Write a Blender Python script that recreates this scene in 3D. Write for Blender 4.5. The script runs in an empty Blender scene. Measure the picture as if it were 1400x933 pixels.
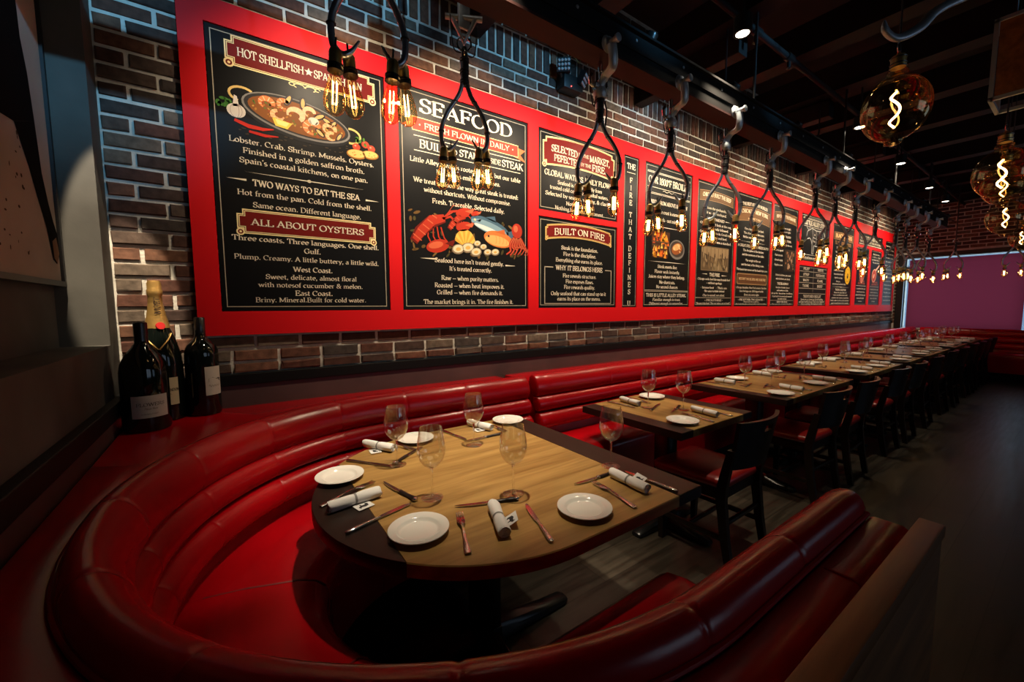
import bpy, bmesh, math, random
from math import sin, cos, pi, radians as rad
import numpy as np
from mathutils import Vector, Matrix

random.seed(7)
SC = bpy.context.scene
COL = SC.collection

# ------------------------------------------------------------------ camera
cam_d = bpy.data.cameras.new('camera')
cam = bpy.data.objects.new('camera', cam_d)
COL.objects.link(cam)
cam_d.sensor_width = 36.0
cam_d.lens = 551.9 / 1400.0 * 36.0
cam_d.clip_start = 0.02
YAW, PIT, ROL = 0.963391, -0.084773, -0.005391
_f = Vector((cos(YAW) * cos(PIT), sin(YAW) * cos(PIT), sin(PIT)))
_r = Vector((sin(YAW), -cos(YAW), 0.0))
_u = _r.cross(_f)
_r2 = cos(ROL) * _r + sin(ROL) * _u
_u2 = -sin(ROL) * _r + cos(ROL) * _u
cam.matrix_world = Matrix(((_r2.x, _u2.x, -_f.x, 0.0), (_r2.y, _u2.y, -_f.y, 0.0),
                           (_r2.z, _u2.z, -_f.z, 1.40), (0, 0, 0, 1)))
SC.camera = cam

# ------------------------------------------------------------------ colour management, world
SC.view_settings.view_transform = 'Standard'
SC.view_settings.look = 'None'
SC.view_settings.gamma = 1.0
SC.view_settings.use_curve_mapping = False
SC.view_settings.exposure = 0.0
SC.cycles.caustics_reflective = False
SC.cycles.caustics_refractive = False
SC.cycles.transparent_max_bounces = 32
SC.cycles.max_bounces = 10
SC.cycles.sample_clamp_indirect = 4.0

world = bpy.data.worlds.new('world')
SC.world = world
world.use_nodes = True
_bg = world.node_tree.nodes['Background']
_bg.inputs[0].default_value = (0.35, 0.55, 0.9, 1)
_bg.inputs[1].default_value = 0.6

WARM = (1.0, 0.83, 0.60)
def light_obj(name, kind, loc, power, color=WARM, target=None, size=0.04, spot=None, blend=0.5, parent=None, area=None):
    d = bpy.data.lights.new(name, kind)
    d.energy = power
    d.color = color
    if kind == 'SPOT':
        d.spot_size = rad(spot); d.spot_blend = blend; d.shadow_soft_size = size
    elif kind == 'POINT':
        d.shadow_soft_size = size
    elif kind == 'AREA':
        d.shape = 'RECTANGLE'; d.size, d.size_y = area
    o = bpy.data.objects.new(name, d)
    COL.objects.link(o)
    o.location = loc
    if target is not None:
        o.rotation_euler = (Vector(target) - Vector(loc)).to_track_quat('-Z', 'Y').to_euler()
    if parent is not None:
        o.parent = parent
        o.location = Vector(loc) - parent.location
    return o

# daylight through the end window; the front pair is added fill light
light_obj('daylight_end_window', 'AREA', (12.75, 1.5, 1.65), 90, (0.55, 0.80, 1.0), (0, 1.5, 1.65), area=(2.6, 2.2))
light_obj('added_front_fill', 'AREA', (3.6, -4.6, 2.1), 11, (0.85, 0.92, 1.0), (3.6, 3, 2.1), area=(2.8, 1.9))
light_obj('added_front_fill', 'AREA', (8.4, -4.6, 2.1), 6, (0.85, 0.92, 1.0), (8.4, 3, 2.1), area=(2.8, 1.9))
# lamp powers used by the lamp builders below
P_DOWN = 230.0
P_WASH = 80.0
P_BLUE = 420.0
FIL = 13.0

# ------------------------------------------------------------------ material helpers
def new_mat(name):
    m = bpy.data.materials.new(name)
    m.use_nodes = True
    nt = m.node_tree
    for n in list(nt.nodes):
        nt.nodes.remove(n)
    out = nt.nodes.new('ShaderNodeOutputMaterial')
    return m, nt, out

def N(nt, typ, **kw):
    n = nt.nodes.new('ShaderNode' + typ)
    for k, v in kw.items():
        if k.startswith('i_'):
            key = k[2:]
            n.inputs[int(key) if key.isdigit() else key.replace('_', ' ')].default_value = v
        else:
            setattr(n, k, v)
    return n

def principled(name, color=(0.5, 0.5, 0.5), rough=0.5, metal=0.0, spec=0.5, noise=None, bump=None, wave=None, coat=0.0):
    """noise=(scale, second colour, detail); bump=(scale, strength)"""
    m, nt, out = new_mat(name)
    b = N(nt, 'BsdfPrincipled')
    b.inputs['Base Color'].default_value = (*color, 1)
    b.inputs['Roughness'].default_value = rough
    b.inputs['Metallic'].default_value = metal
    b.inputs['Specular IOR Level'].default_value = spec
    b.inputs['Coat Weight'].default_value = coat
    nt.links.new(b.outputs[0], out.inputs[0])
    tc = N(nt, 'TexCoord')
    if noise:
        t = N(nt, 'TexNoise')
        t.inputs['Scale'].default_value = noise[0]
        t.inputs['Detail'].default_value = noise[2] if len(noise) > 2 else 5
        nt.links.new(tc.outputs['Object'], t.inputs['Vector'])
        r = N(nt, 'ValToRGB')
        r.color_ramp.elements[0].position = 0.32
        r.color_ramp.elements[1].position = 0.7
        r.color_ramp.elements[0].color = (*noise[1], 1)
        r.color_ramp.elements[1].color = (*color, 1)
        nt.links.new(t.outputs[0], r.inputs[0])
        nt.links.new(r.outputs[0], b.inputs['Base Color'])
    if bump:
        t2 = N(nt, 'TexNoise')
        t2.inputs['Scale'].default_value = bump[0]
        t2.inputs['Detail'].default_value = 6
        nt.links.new(tc.outputs['Object'], t2.inputs['Vector'])
        bp = N(nt, 'Bump')
        bp.inputs['Strength'].default_value = bump[1]
        bp.inputs['Distance'].default_value = 0.01
        nt.links.new(t2.outputs[0], bp.inputs['Height'])
        nt.links.new(bp.outputs[0], b.inputs['Normal'])
    return m

def wood(name, c0, c1, rough=0.4, axis=0, scale=1.0, bump=0.08):
    m, nt, out = new_mat(name)
    b = N(nt, 'BsdfPrincipled')
    b.inputs['Roughness'].default_value = rough
    b.inputs['Specular IOR Level'].default_value = 0.35
    tc = N(nt, 'TexCoord')
    mp = N(nt, 'Mapping')
    s = [9.0 * scale] * 3
    s[axis] = 0.9 * scale
    mp.inputs['Scale'].default_value = s
    n1 = N(nt, 'TexNoise')
    n1.inputs['Scale'].default_value = 1.6
    n1.inputs['Detail'].default_value = 7
    n1.inputs['Distortion'].default_value = 1.2
    mp2 = N(nt, 'Mapping')
    s2 = [70.0 * scale] * 3
    s2[axis] = 3.0 * scale
    mp2.inputs['Scale'].default_value = s2
    n2 = N(nt, 'TexNoise')
    n2.inputs['Scale'].default_value = 1.0
    n2.inputs['Detail'].default_value = 4
    ad = N(nt, 'Math', operation='MULTIPLY_ADD')
    ad.inputs[1].default_value = 0.35
    rm = N(nt, 'ValToRGB')
    rm.color_ramp.elements[0].position = 0.40
    rm.color_ramp.elements[1].position = 0.95
    rm.color_ramp.elements[0].color = (*c0, 1)
    rm.color_ramp.elements[1].color = (*c1, 1)
    L = nt.links.new
    L(tc.outputs['Object'], mp.inputs[0]); L(tc.outputs['Object'], mp2.inputs[0])
    L(mp.outputs[0], n1.inputs['Vector']); L(mp2.outputs[0], n2.inputs['Vector'])
    L(n2.outputs[0], ad.inputs[0]); L(n1.outputs[0], ad.inputs[2])
    L(ad.outputs[0], rm.inputs[0]); L(rm.outputs[0], b.inputs['Base Color'])
    bp = N(nt, 'Bump'); bp.inputs['Strength'].default_value = bump; bp.inputs['Distance'].default_value = 0.004
    L(ad.outputs[0], bp.inputs['Height']); L(bp.outputs[0], b.inputs['Normal'])
    L(b.outputs[0], out.inputs[0])
    return m

def emission(name, color, strength):
    m, nt, out = new_mat(name)
    e = N(nt, 'Emission')
    e.inputs[0].default_value = (*color, 1); e.inputs[1].default_value = strength
    nt.links.new(e.outputs[0], out.inputs[0])
    return m

def thin_glass(name, tint, ior=1.5, rough=0.02, gloss=(1, 1, 1), mul=1.0):
    """a thin clear shell: what is behind shows through, tinted, under a fresnel reflection"""
    m, nt, out = new_mat(name)
    tr = N(nt, 'BsdfTransparent'); tr.inputs[0].default_value = (*tint, 1)
    gl = N(nt, 'BsdfGlossy'); gl.inputs['Roughness'].default_value = rough
    gl.inputs[0].default_value = (*gloss, 1)
    r0 = ((ior - 1) / (ior + 1)) ** 2
    ge = N(nt, 'NewGeometry'); dt = N(nt, 'VectorMath', operation='DOT_PRODUCT')
    ab = N(nt, 'Math', operation='ABSOLUTE'); om = N(nt, 'Math', operation='SUBTRACT'); om.inputs[0].default_value = 1.0
    pw = N(nt, 'Math', operation='POWER'); pw.inputs[1].default_value = 2.8
    mu = N(nt, 'Math', operation='MULTIPLY_ADD'); mu.inputs[1].default_value = (1 - r0) * .9; mu.inputs[2].default_value = r0 * mul; mu.use_clamp = True
    mx = N(nt, 'MixShader')
    L = nt.links.new
    L(ge.outputs['Incoming'], dt.inputs[0]); L(ge.outputs['Normal'], dt.inputs[1]); L(dt.outputs['Value'], ab.inputs[0])
    L(ab.outputs[0], om.inputs[1]); L(om.outputs[0], pw.inputs[0]); L(pw.outputs[0], mu.inputs[0]); L(mu.outputs[0], mx.inputs[0])
    L(tr.outputs[0], mx.inputs[1]); L(gl.outputs[0], mx.inputs[2]); L(mx.outputs[0], out.inputs[0])
    return m

def brick_mat(name, stops, rough=0.85):
    m, nt, out = new_mat(name)
    b = N(nt, 'BsdfPrincipled'); b.inputs['Roughness'].default_value = rough
    b.inputs['Specular IOR Level'].default_value = 0.25
    g = N(nt, 'NewGeometry'); r = N(nt, 'ValToRGB'); r.color_ramp.interpolation = 'CONSTANT'
    els = r.color_ramp.elements
    while len(els) < len(stops):
        els.new(0.5)
    for i, c in enumerate(stops):
        els[i].position = i / len(stops); els[i].color = (*c, 1)
    tc = N(nt, 'TexCoord')
    t = N(nt, 'TexNoise'); t.inputs['Scale'].default_value = 28; t.inputs['Detail'].default_value = 8
    hv = N(nt, 'MapRange'); hv.inputs[1].default_value = 0.3; hv.inputs[2].default_value = 0.7
    hv.inputs[3].default_value = 0.62; hv.inputs[4].default_value = 1.3
    mul = N(nt, 'VectorMath', operation='SCALE')
    bp = N(nt, 'Bump'); bp.inputs['Strength'].default_value = 0.5; bp.inputs['Distance'].default_value = 0.006
    L = nt.links.new
    L(g.outputs['Random Per Island'], r.inputs[0]); L(tc.outputs['Object'], t.inputs['Vector'])
    L(t.outputs[0], hv.inputs[0]); L(r.outputs[0], mul.inputs[0]); L(hv.outputs[0], mul.inputs['Scale'])
    L(mul.outputs[0], b.inputs['Base Color']); L(t.outputs[0], bp.inputs['Height'])
    L(bp.outputs[0], b.inputs['Normal']); L(b.outputs[0], out.inputs[0])
    return m

def print_mat(name, rough=0.45, spec=0.08):
    """printing inks: the colour each printed shape carries in the mesh"""
    m, nt, out = new_mat(name)
    b = N(nt, 'BsdfPrincipled'); b.inputs['Roughness'].default_value = rough
    b.inputs['Specular IOR Level'].default_value = spec
    a = N(nt, 'VertexColor', layer_name='ink')
    nt.links.new(a.outputs[0], b.inputs['Base Color']); nt.links.new(b.outputs[0], out.inputs[0])
    return m

M = {}
M['brick'] = brick_mat('brick', [(0.110, 0.046, 0.030), (0.052, 0.030, 0.024), (0.15, 0.070, 0.044), (0.046, 0.035, 0.031),
                                 (0.092, 0.038, 0.026), (0.125, 0.092, 0.068), (0.066, 0.030, 0.022), (0.135, 0.062, 0.036), (0.078, 0.052, 0.040)])
M['mortar'] = principled('mortar', (0.66, 0.62, 0.55), 0.95, spec=0.1, noise=(14, (0.46, 0.43, 0.37)), bump=(60, 0.4))
M['concrete'] = principled('concrete_plaster', (0.12, 0.113, 0.098), 0.7, spec=0.2, noise=(2.2, (0.05, 0.047, 0.042), 9), bump=(7, 0.25))
M['black_paint'] = principled('black_painted_wood', (0.004, 0.004, 0.004), 0.5, spec=0.2)
M['ceil_black'] = principled('black_ceiling_paint', (0.0045, 0.0045, 0.005), 0.6)
M['beam'] = principled('dark_steel_paint', (0.0065, 0.006, 0.0065), 0.6, spec=0.2)
M['red_bounce'] = principled('steel_red_bounce', (0.035, 0.011, 0.009), 0.6, spec=0.2)  # dark steel with reflected red light put into its colour
M['beam_under'] = principled('dark_beam', (0.008, 0.005, 0.0045), 0.6, spec=0.2)
M['plum_panel'] = principled('plum_brown_panel', (0.085, 0.044, 0.040), 0.5, noise=(5, (0.055, 0.030, 0.028)))
M['red_frame'] = principled('red_painted_frame', (0.60, 0.0045, 0.008), 0.5, spec=0.16)
M['board_black'] = principled('black_menu_board', (0.0055, 0.0055, 0.006), 0.38, spec=0.10)
M['ink'] = print_mat('printing_ink')
M['leather'] = principled('red_leather', (0.44, 0.002, 0.007), 0.25, spec=0.4, noise=(3.5, (0.36, 0.0015, 0.005)), bump=(14, 0.07))
M['leather_dark'] = principled('red_leather_seam', (0.16, 0.004, 0.005), 0.5)
M['leather_chair'] = principled('red_chair_vinyl', (0.30, 0.010, 0.009), 0.30, noise=(6, (0.22, 0.008, 0.007)), bump=(40, 0.06))
M['oak'] = wood('honey_oak', (0.17, 0.086, 0.022), (0.43, 0.262, 0.085), 0.34, axis=0)
M['oak_y'] = wood('honey_oak_lengthwise', (0.17, 0.086, 0.022), (0.43, 0.262, 0.085), 0.36, axis=1)
M['espresso'] = wood('espresso_wood', (0.007, 0.004, 0.003), (0.022, 0.012, 0.008), 0.38, axis=1)
M['chair_wood'] = wood('dark_chair_wood', (0.006, 0.0035, 0.0025), (0.017, 0.009, 0.006), 0.33, axis=2)
M['walnut'] = wood('walnut_cap', (0.12, 0.042, 0.012), (0.33, 0.135, 0.040), 0.45, axis=0)
M['black_iron'] = principled('black_iron', (0.008, 0.008, 0.008), 0.3)
M['steel'] = principled('polished_steel', (0.62, 0.60, 0.58), 0.16, metal=1.0)
M['cast_steel'] = principled('cast_grey_steel', (0.42, 0.47, 0.52), 0.45, metal=0.7, bump=(40, 0.2))
M['conduit'] = principled('steel_conduit', (0.36, 0.41, 0.47), 0.3, metal=0.9)
M['brass'] = principled('antique_brass', (0.62, 0.45, 0.17), 0.36, metal=0.9, noise=(30, (0.34, 0.24, 0.08)))
M['black_rubber'] = principled('black_cable', (0.008, 0.008, 0.008), 0.5)
M['bulb_glass'] = thin_glass('amber_bulb_glass', (0.975, 0.87, 0.64), 1.5, 0.03, (1, 0.72, 0.38), 2.5)
M['wine_glass'] = thin_glass('clear_glass', (0.985, 0.985, 0.98), 1.5, 0.025, mul=2.2)
M['filament'] = emission('glowing_filament', (1.0, 0.70, 0.36), FIL)
M['spiral'] = emission('glowing_spiral', (1.0, 0.70, 0.36), 18)
M['lamp_face'] = emission('lit_lamp_face', (1.0, 0.88, 0.70), 14)
M['led'] = principled('led_lens', (0.42, 0.44, 0.45), 0.2, spec=0.5)
M['red_led'] = emission('red_indicator', (1.0, 0.05, 0.04), 8)
M['china'] = principled('white_china', (0.74, 0.72, 0.67), 0.12)
M['linen'] = principled('white_linen', (0.72, 0.71, 0.69), 0.9, spec=0.1, bump=(260, 0.10))
M['band'] = principled('grey_paper_band', (0.22, 0.21, 0.20), 0.8)
M['card'] = principled('white_card', (0.66, 0.66, 0.65), 0.7)
M['dark_handle'] = principled('black_knife_handle', (0.010, 0.008, 0.008), 0.3)
M['bottle'] = principled('black_green_glass', (0.004, 0.006, 0.005), 0.06, spec=0.6)
M['foil_black'] = principled('black_foil', (0.012, 0.012, 0.014), 0.25, spec=0.6)
M['foil_gold'] = principled('gold_foil', (0.55, 0.33, 0.10), 0.35, metal=0.7, bump=(35, 0.3))
M['label'] = principled('cream_label', (0.48, 0.45, 0.37), 0.7)
M['canvas'] = principled('painted_canvas', (0.42, 0.385, 0.31), 0.8, noise=(3, (0.32, 0.29, 0.23), 8), bump=(160, 0.04))
M['frame_black'] = principled('black_frame', (0.007, 0.006, 0.006), 0.4)
M['window_frame'] = principled('dark_window_frame', (0.010, 0.010, 0.011), 0.4)
M['pane'] = thin_glass('window_pane', (0.93, 0.96, 0.97), 1.5, 0.01)

def floor_mat():
    m, nt, out = new_mat('dark_plank_floor')
    b = N(nt, 'BsdfPrincipled'); b.inputs['Roughness'].default_value = 0.33
    tc = N(nt, 'TexCoord')
    br = N(nt, 'TexBrick'); br.offset = 0.37
    br.inputs['Scale'].default_value = 1.0
    br.inputs['Mortar Size'].default_value = 0.002
    br.inputs['Brick Width'].default_value = 1.5
    br.inputs['Row Height'].default_value = 0.19
    br.inputs['Color1'].default_value = (0.026, 0.021, 0.015, 1)
    br.inputs['Color2'].default_value = (0.050, 0.040, 0.028, 1)
    br.inputs['Mortar'].default_value = (0.010, 0.008, 0.006, 1)
    mp = N(nt, 'Mapping'); mp.inputs['Scale'].default_value = (1.2, 14, 1)
    n = N(nt, 'TexNoise'); n.inputs['Scale'].default_value = 2.2; n.inputs['Detail'].default_value = 8
    mr = N(nt, 'MapRange'); mr.inputs[1].default_value = 0.3; mr.inputs[2].default_value = 0.72
    mr.inputs[3].default_value = 0.45; mr.inputs[4].default_value = 1.5
    mu = N(nt, 'VectorMath', operation='SCALE')
    rr = N(nt, 'MapRange'); rr.inputs[3].default_value = 0.22; rr.inputs[4].default_value = 0.5
    bp = N(nt, 'Bump'); bp.inputs['Strength'].default_value = 0.08; bp.inputs['Distance'].default_value = 0.004
    L = nt.links.new
    L(tc.outputs['Object'], br.inputs['Vector']); L(tc.outputs['Object'], mp.inputs[0]); L(mp.outputs[0], n.inputs['Vector'])
    L(n.outputs[0], mr.inputs[0]); L(n.outputs[0], rr.inputs[0]); L(rr.outputs[0], b.inputs['Roughness'])
    L(br.outputs[0], mu.inputs[0]); L(mr.outputs[0], mu.inputs['Scale'])
    L(mu.outputs[0], b.inputs['Base Color']); L(n.outputs[0], bp.inputs['Height']); L(bp.outputs[0], b.inputs['Normal'])
    L(b.outputs[0], out.inputs[0])
    return m
M['floor'] = floor_mat()
M['artist_paint'] = print_mat('artist_paint', 0.95, 0.05)
M['globe_glass'] = thin_glass('amber_globe_glass', (0.97, 0.87, 0.66), 1.5, 0.03, (1, 0.75, 0.42), 2.6)

def blind_mat():
    m, nt, out = new_mat('plum_roller_blind')
    d = N(nt, 'BsdfDiffuse'); d.inputs[0].default_value = (0.10, 0.022, 0.040, 1)
    t = N(nt, 'BsdfTranslucent'); t.inputs[0].default_value = (0.115, 0.012, 0.021, 1)
    mx = N(nt, 'MixShader'); mx.inputs[0].default_value = 0.5
    L = nt.links.new
    L(d.outputs[0], mx.inputs[1]); L(t.outputs[0], mx.inputs[2]); L(mx.outputs[0], out.inputs[0])
    return m
M['blind'] = blind_mat()

def real_glass(name):
    m, nt, out = new_mat(name)
    b = N(nt, 'BsdfPrincipled'); b.inputs['Base Color'].default_value = (1, 1, 1, 1); b.inputs['Roughness'].default_value = 0.02
    b.inputs['Transmission Weight'].default_value = 1.0; b.inputs['IOR'].default_value = 1.5
    nt.links.new(b.outputs[0], out.inputs[0])
    return m
M['solid_glass'] = real_glass('solid_clear_glass')

# ------------------------------------------------------------------ mesh builder
class MB:
    def __init__(self):
        self.v = []; self.f = []; self.mi = []; self.c = []
    def add(self, vs, fs, mi=0, col=None):
        o = len(self.v)
        self.v.extend([tuple(p) for p in vs])
        for f in fs:
            self.f.append(tuple(i + o for i in f)); self.mi.append(mi)
            self.c.append(col)
        return self
    def box(self, x0, x1, y0, y1, z0, z1, mi=0, bevel=0.0, mat=None, seg=2, col=None):
        if bevel > 0:
            bm = bmesh.new()
            bmesh.ops.create_cube(bm, size=1.0)
            for v in bm.verts:
                v.co = Vector(((x0 + x1) / 2 + v.co.x * (x1 - x0), (y0 + y1) / 2 + v.co.y * (y1 - y0), (z0 + z1) / 2 + v.co.z * (z1 - z0)))
            bmesh.ops.bevel(bm, geom=list(bm.edges), offset=bevel, segments=seg, affect='EDGES', profile=0.5)
            self.from_bm(bm, mi, mat)
            return self
        vs = [(x, y, z) for x in (x0, x1) for y in (y0, y1) for z in (z0, z1)]
        if mat is not None:
            vs = [mat @ Vector(p) for p in vs]
        return self.add(vs, [(0, 1, 3, 2), (4, 6, 7, 5), (0, 4, 5, 1), (2, 3, 7, 6), (0, 2, 6, 4), (1, 5, 7, 3)], mi, col)
    def from_bm(self, bm, mi=0, mat=None):
        bm.verts.index_update()
        vs = [(mat @ v.co) if mat is not None else v.co.copy() for v in bm.verts]
        self.add(vs, [[v.index for v in f.verts] for f in bm.faces], mi)
        bm.free()
    def lathe(self, prof, seg=24, c=(0, 0, 0), mi=0, cap0=True, cap1=True, mat=None):
        """prof: (r, z) from one end to the other"""
        vs = []; fs = []
        n = len(prof)
        for (r, z) in prof:
            for k in range(seg):
                a = 2 * pi * k / seg
                p = Vector((r * cos(a), r * sin(a), z))
                if mat is not None: p = mat @ p
                vs.append((p[0] + c[0], p[1] + c[1], p[2] + c[2]))
        for i in range(n - 1):
            for k in range(seg):
                k2 = (k + 1) % seg
                fs.append((i * seg + k, i * seg + k2, (i + 1) * seg + k2, (i + 1) * seg + k))
        if cap0 and prof[0][0] > 1e-5: fs.append(tuple(reversed(range(seg))))
        if cap1 and prof[-1][0] > 1e-5: fs.append(tuple((n - 1) * seg + k for k in range(seg)))
        return self.add(vs, fs, mi)
    def tube(self, pts, r, seg=8, mi=0, caps=True, closed=False, flat=None):
        """a round (or flattened: flat=(kx, ky)) tube along a polyline; r a number or one radius per point"""
        P = [Vector(p) for p in pts]
        n = len(P)
        R = [r] * n if not hasattr(r, '__len__') else list(r)
        vs = []; fs = []
        ref = None
        for i in range(n):
            if closed: t = (P[(i + 1) % n] - P[i - 1])
            else: t = P[min(i + 1, n - 1)] - P[max(i - 1, 0)]
            if t.length < 1e-9: t = Vector((0, 0, 1))
            t.normalize()
            if ref is None:
                ref = Vector((0, 0, 1)) if abs(t.z) < 0.9 else Vector((1, 0, 0))
            a = (ref - t * ref.dot(t))
            if a.length < 1e-6: a = t.orthogonal()
            a.normalize(); b = t.cross(a); ref = a
            for k in range(seg):
                an = 2 * pi * k / seg
                fx, fy = flat if flat else (1, 1)
                vs.append(P[i] + R[i] * (cos(an) * fx * a + sin(an) * fy * b))
        m = n if closed else n - 1
        for i in range(m):
            j = (i + 1) % n
            for k in range(seg):
                k2 = (k + 1) % seg
                fs.append((i * seg + k, i * seg + k2, j * seg + k2, j * seg + k))
        if caps and not closed:
            fs.append(tuple(reversed(range(seg)))); fs.append(tuple((n - 1) * seg + k for k in range(seg)))
        return self.add(vs, fs, mi)
    def prism(self, poly, z0, z1, mi=0, mat=None, col=None):
        n = len(poly)
        vs = [Vector((x, y, z0)) for x, y in poly] + [Vector((x, y, z1)) for x, y in poly]
        if mat is not None: vs = [mat @ v for v in vs]
        fs = [tuple(reversed(range(n))), tuple(range(n, 2 * n))]
        fs += [(i, (i + 1) % n, n + (i + 1) % n, n + i) for i in range(n)]
        return self.add(vs, fs, mi, col)
    def grid(self, rows, mi=0, closed_u=False, cap=True):
        """rows: list of rings (lists of points of equal length), ring closed"""
        m = len(rows[0]); n = len(rows)
        vs = [p for r in rows for p in r]; fs = []
        for i in range(n - 1):
            for k in range(m):
                k2 = (k + 1) % m
                fs.append((i * m + k, (i + 1) * m + k, (i + 1) * m + k2, i * m + k2))
        if cap:
            fs.append(tuple(range(m))); fs.append(tuple(reversed([(n - 1) * m + k for k in range(m)])))
        return self.add(vs, fs, mi)
    def build(self, name, mats, parent=None, smooth=True, angle=40, origin=None, recalc=True):
        me = bpy.data.meshes.new(name)
        off = Vector((0, 0, 0))
        if origin is not None: off = Vector(origin)
        elif parent is not None and WORLD_COORDS[0]: off = world_loc(parent)
        vs = [(p[0] - off.x, p[1] - off.y, p[2] - off.z) for p in self.v]
        me.from_pydata(vs, [], self.f)
        if not isinstance(mats, (list, tuple)): mats = [mats]
        for m in mats: me.materials.append(M[m] if isinstance(m, str) else m)
        if any(self.mi): me.polygons.foreach_set('material_index', self.mi)
        if any(c is not None for c in self.c):
            at = me.color_attributes.new('ink', 'FLOAT_COLOR', 'CORNER')
            arr = []
            for f, c in zip(self.f, self.c):
                cc = c if c is not None else (1, 1, 1)
                arr.extend([cc[0], cc[1], cc[2], 1.0] * len(f))
            at.data.foreach_set('color', arr)
        if recalc:
            bm = bmesh.new(); bm.from_mesh(me)
            bmesh.ops.recalc_face_normals(bm, faces=list(bm.faces))
            bm.to_mesh(me); bm.free()
        if smooth:
            me.shade_smooth(); me.set_sharp_from_angle(angle=rad(angle))
        o = bpy.data.objects.new(name, me)
        COL.objects.link(o)
        if parent is not None: o.parent = parent
        elif origin is not None: o.location = off
        return o

WORLD_COORDS = [True]     # part geometry is written in world coordinates (True) or in its thing's own (False)
def world_loc(o):
    v = Vector((0, 0, 0))
    while o is not None:
        v += o.location; o = o.parent
    return v

def tag(o, label=None, cat=None, group=None, kind=None):
    if label: o['label'] = label
    if cat: o['category'] = cat
    if group: o['group'] = group
    if kind: o['kind'] = kind
    return o

def thing(name, label, cat, loc=(0, 0, 0), rz=0.0, group=None):
    o = bpy.data.objects.new(name, None)
    o.empty_display_size = 0.05
    COL.objects.link(o)
    o.location = loc; o.rotation_euler = (0, 0, rz)
    return tag(o, label, cat, group)

KIDS = {}
def copy_tree(o, parent=None):
    c = o.copy(); COL.objects.link(c)
    if parent is not None: c.parent = parent
    for ch in o.children: copy_tree(ch, c)
    return c

def struct(name, mb, mats, label, smooth=False, angle=40):
    o = mb.build(name, mats, None, smooth, angle)
    return tag(o, label, None, None, 'structure')

def bez(p0, p1, p2, p3, n=10):
    out = []
    for i in range(n + 1):
        t = i / n; u = 1 - t
        out.append(tuple(u ** 3 * a + 3 * u * u * t * b + 3 * u * t * t * c + t ** 3 * d for a, b, c, d in zip(p0, p1, p2, p3)))
    return out
def catmull(P, n=6):
    out = []
    P = [Vector(p) for p in P]
    for i in range(len(P) - 1):
        a = P[max(i - 1, 0)]; b = P[i]; c = P[i + 1]; d = P[min(i + 2, len(P) - 1)]
        for k in range(n):
            t = k / n
            out.append(0.5 * ((2 * b) + (c - a) * t + (2 * a - 5 * b + 4 * c - d) * t * t + (3 * b - a - 3 * c + d) * t ** 3))
    out.append(P[-1])
    return out

# ------------------------------------------------------------------ a serif alphabet drawn with a broad nib
# strokes: ('l', x,y, x,y, ...) straight pen moves, ('a', cx,cy, rx,ry, a0,a1) arcs, ('s', x,y) a serif bar, ('d', x,y) a dot
def vstem(x, top=0.7, bot=0.0): return [('l', x, bot, x, top), ('s', x, bot), ('s', x, top)]
G = {}
G['A'] = (.70, [('l', .08, 0, .34, .7), ('l', .33, .7, .61, 0), ('l', .17, .24, .50, .24), ('s', .08, 0), ('s', .61, 0)])
G['B'] = (.62, vstem(.13) + [('l', .06, .7, .33, .7), ('l', .13, .375, .34, .375), ('l', .06, 0, .34, 0), ('a', .32, .537, .19, .163, 90, -90), ('a', .34, .188, .21, .188, 90, -90)])
G['C'] = (.66, [('a', .36, .35, .29, .34, 48, 312), ('l', .57, .49, .57, .69)])
G['D'] = (.72, vstem(.13) + [('l', .06, .7, .32, .7), ('l', .06, 0, .32, 0), ('a', .32, .35, .32, .35, 90, -90)])
G['E'] = (.60, vstem(.13) + [('l', .06, .7, .52, .7, .52, .55), ('l', .13, .36, .41, .36), ('l', .41, .27, .41, .45), ('l', .06, 0, .55, 0, .55, .16)])
G['F'] = (.57, vstem(.13) + [('l', .06, .7, .52, .7, .52, .55), ('l', .13, .36, .41, .36), ('l', .41, .27, .41, .45)])
G['G'] = (.72, [('a', .36, .35, .29, .34, 48, 320), ('l', .57, .49, .57, .69), ('l', .59, .05, .59, .3), ('s', .58, .3)])
G['H'] = (.74, vstem(.13) + vstem(.61) + [('l', .13, .36, .61, .36)])
G['I'] = (.30, vstem(.15))
G['J'] = (.42, [('l', .28, .7, .28, .12), ('s', .28, .7), ('a', .15, .12, .13, .13, 0, -150)])
G['K'] = (.68, vstem(.13) + [('l', .55, .7, .14, .32), ('l', .25, .42, .60, 0), ('s', .55, .7), ('s', .60, 0)])
G['L'] = (.56, vstem(.13) + [('l', .06, 0, .52, 0, .52, .17)])
G['M'] = (.88, [('l', .12, 0, .12, .7), ('l', .12, .7, .43, .06), ('l', .43, .06, .74, .7), ('l', .75, .7, .75, 0), ('s', .12, 0), ('s', .75, 0), ('s', .08, .7), ('s', .79, .7)])
G['N'] = (.74, [('l', .12, 0, .12, .7), ('l', .12, .7, .61, 0), ('l', .61, 0, .61, .7), ('s', .12, 0), ('s', .08, .7), ('s', .61, .7)])
G['O'] = (.74, [('a', .37, .35, .30, .345, 0, 360)])
G['P'] = (.58, vstem(.13) + [('l', .06, .7, .32, .7), ('l', .13, .32, .32, .32), ('a', .32, .51, .20, .19, 90, -90)])
G['Q'] = (.74, [('a', .37, .35, .30, .345, 0, 360), ('l', .36, .12, .62, -.14)])
G['R'] = (.66, vstem(.13) + [('l', .06, .7, .32, .7), ('l', .13, .35, .32, .35), ('a', .32, .525, .19, .175, 90, -90), ('l', .32, .35, .58, 0), ('s', .58, 0)])
G['S'] = (.54, [('a', .27, .525, .18, .165, 50, 270), ('a', .27, .18, .20, .18, 90, -140), ('l', .45, .52, .45, .68), ('l', .07, .02, .07, .2)])
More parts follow.
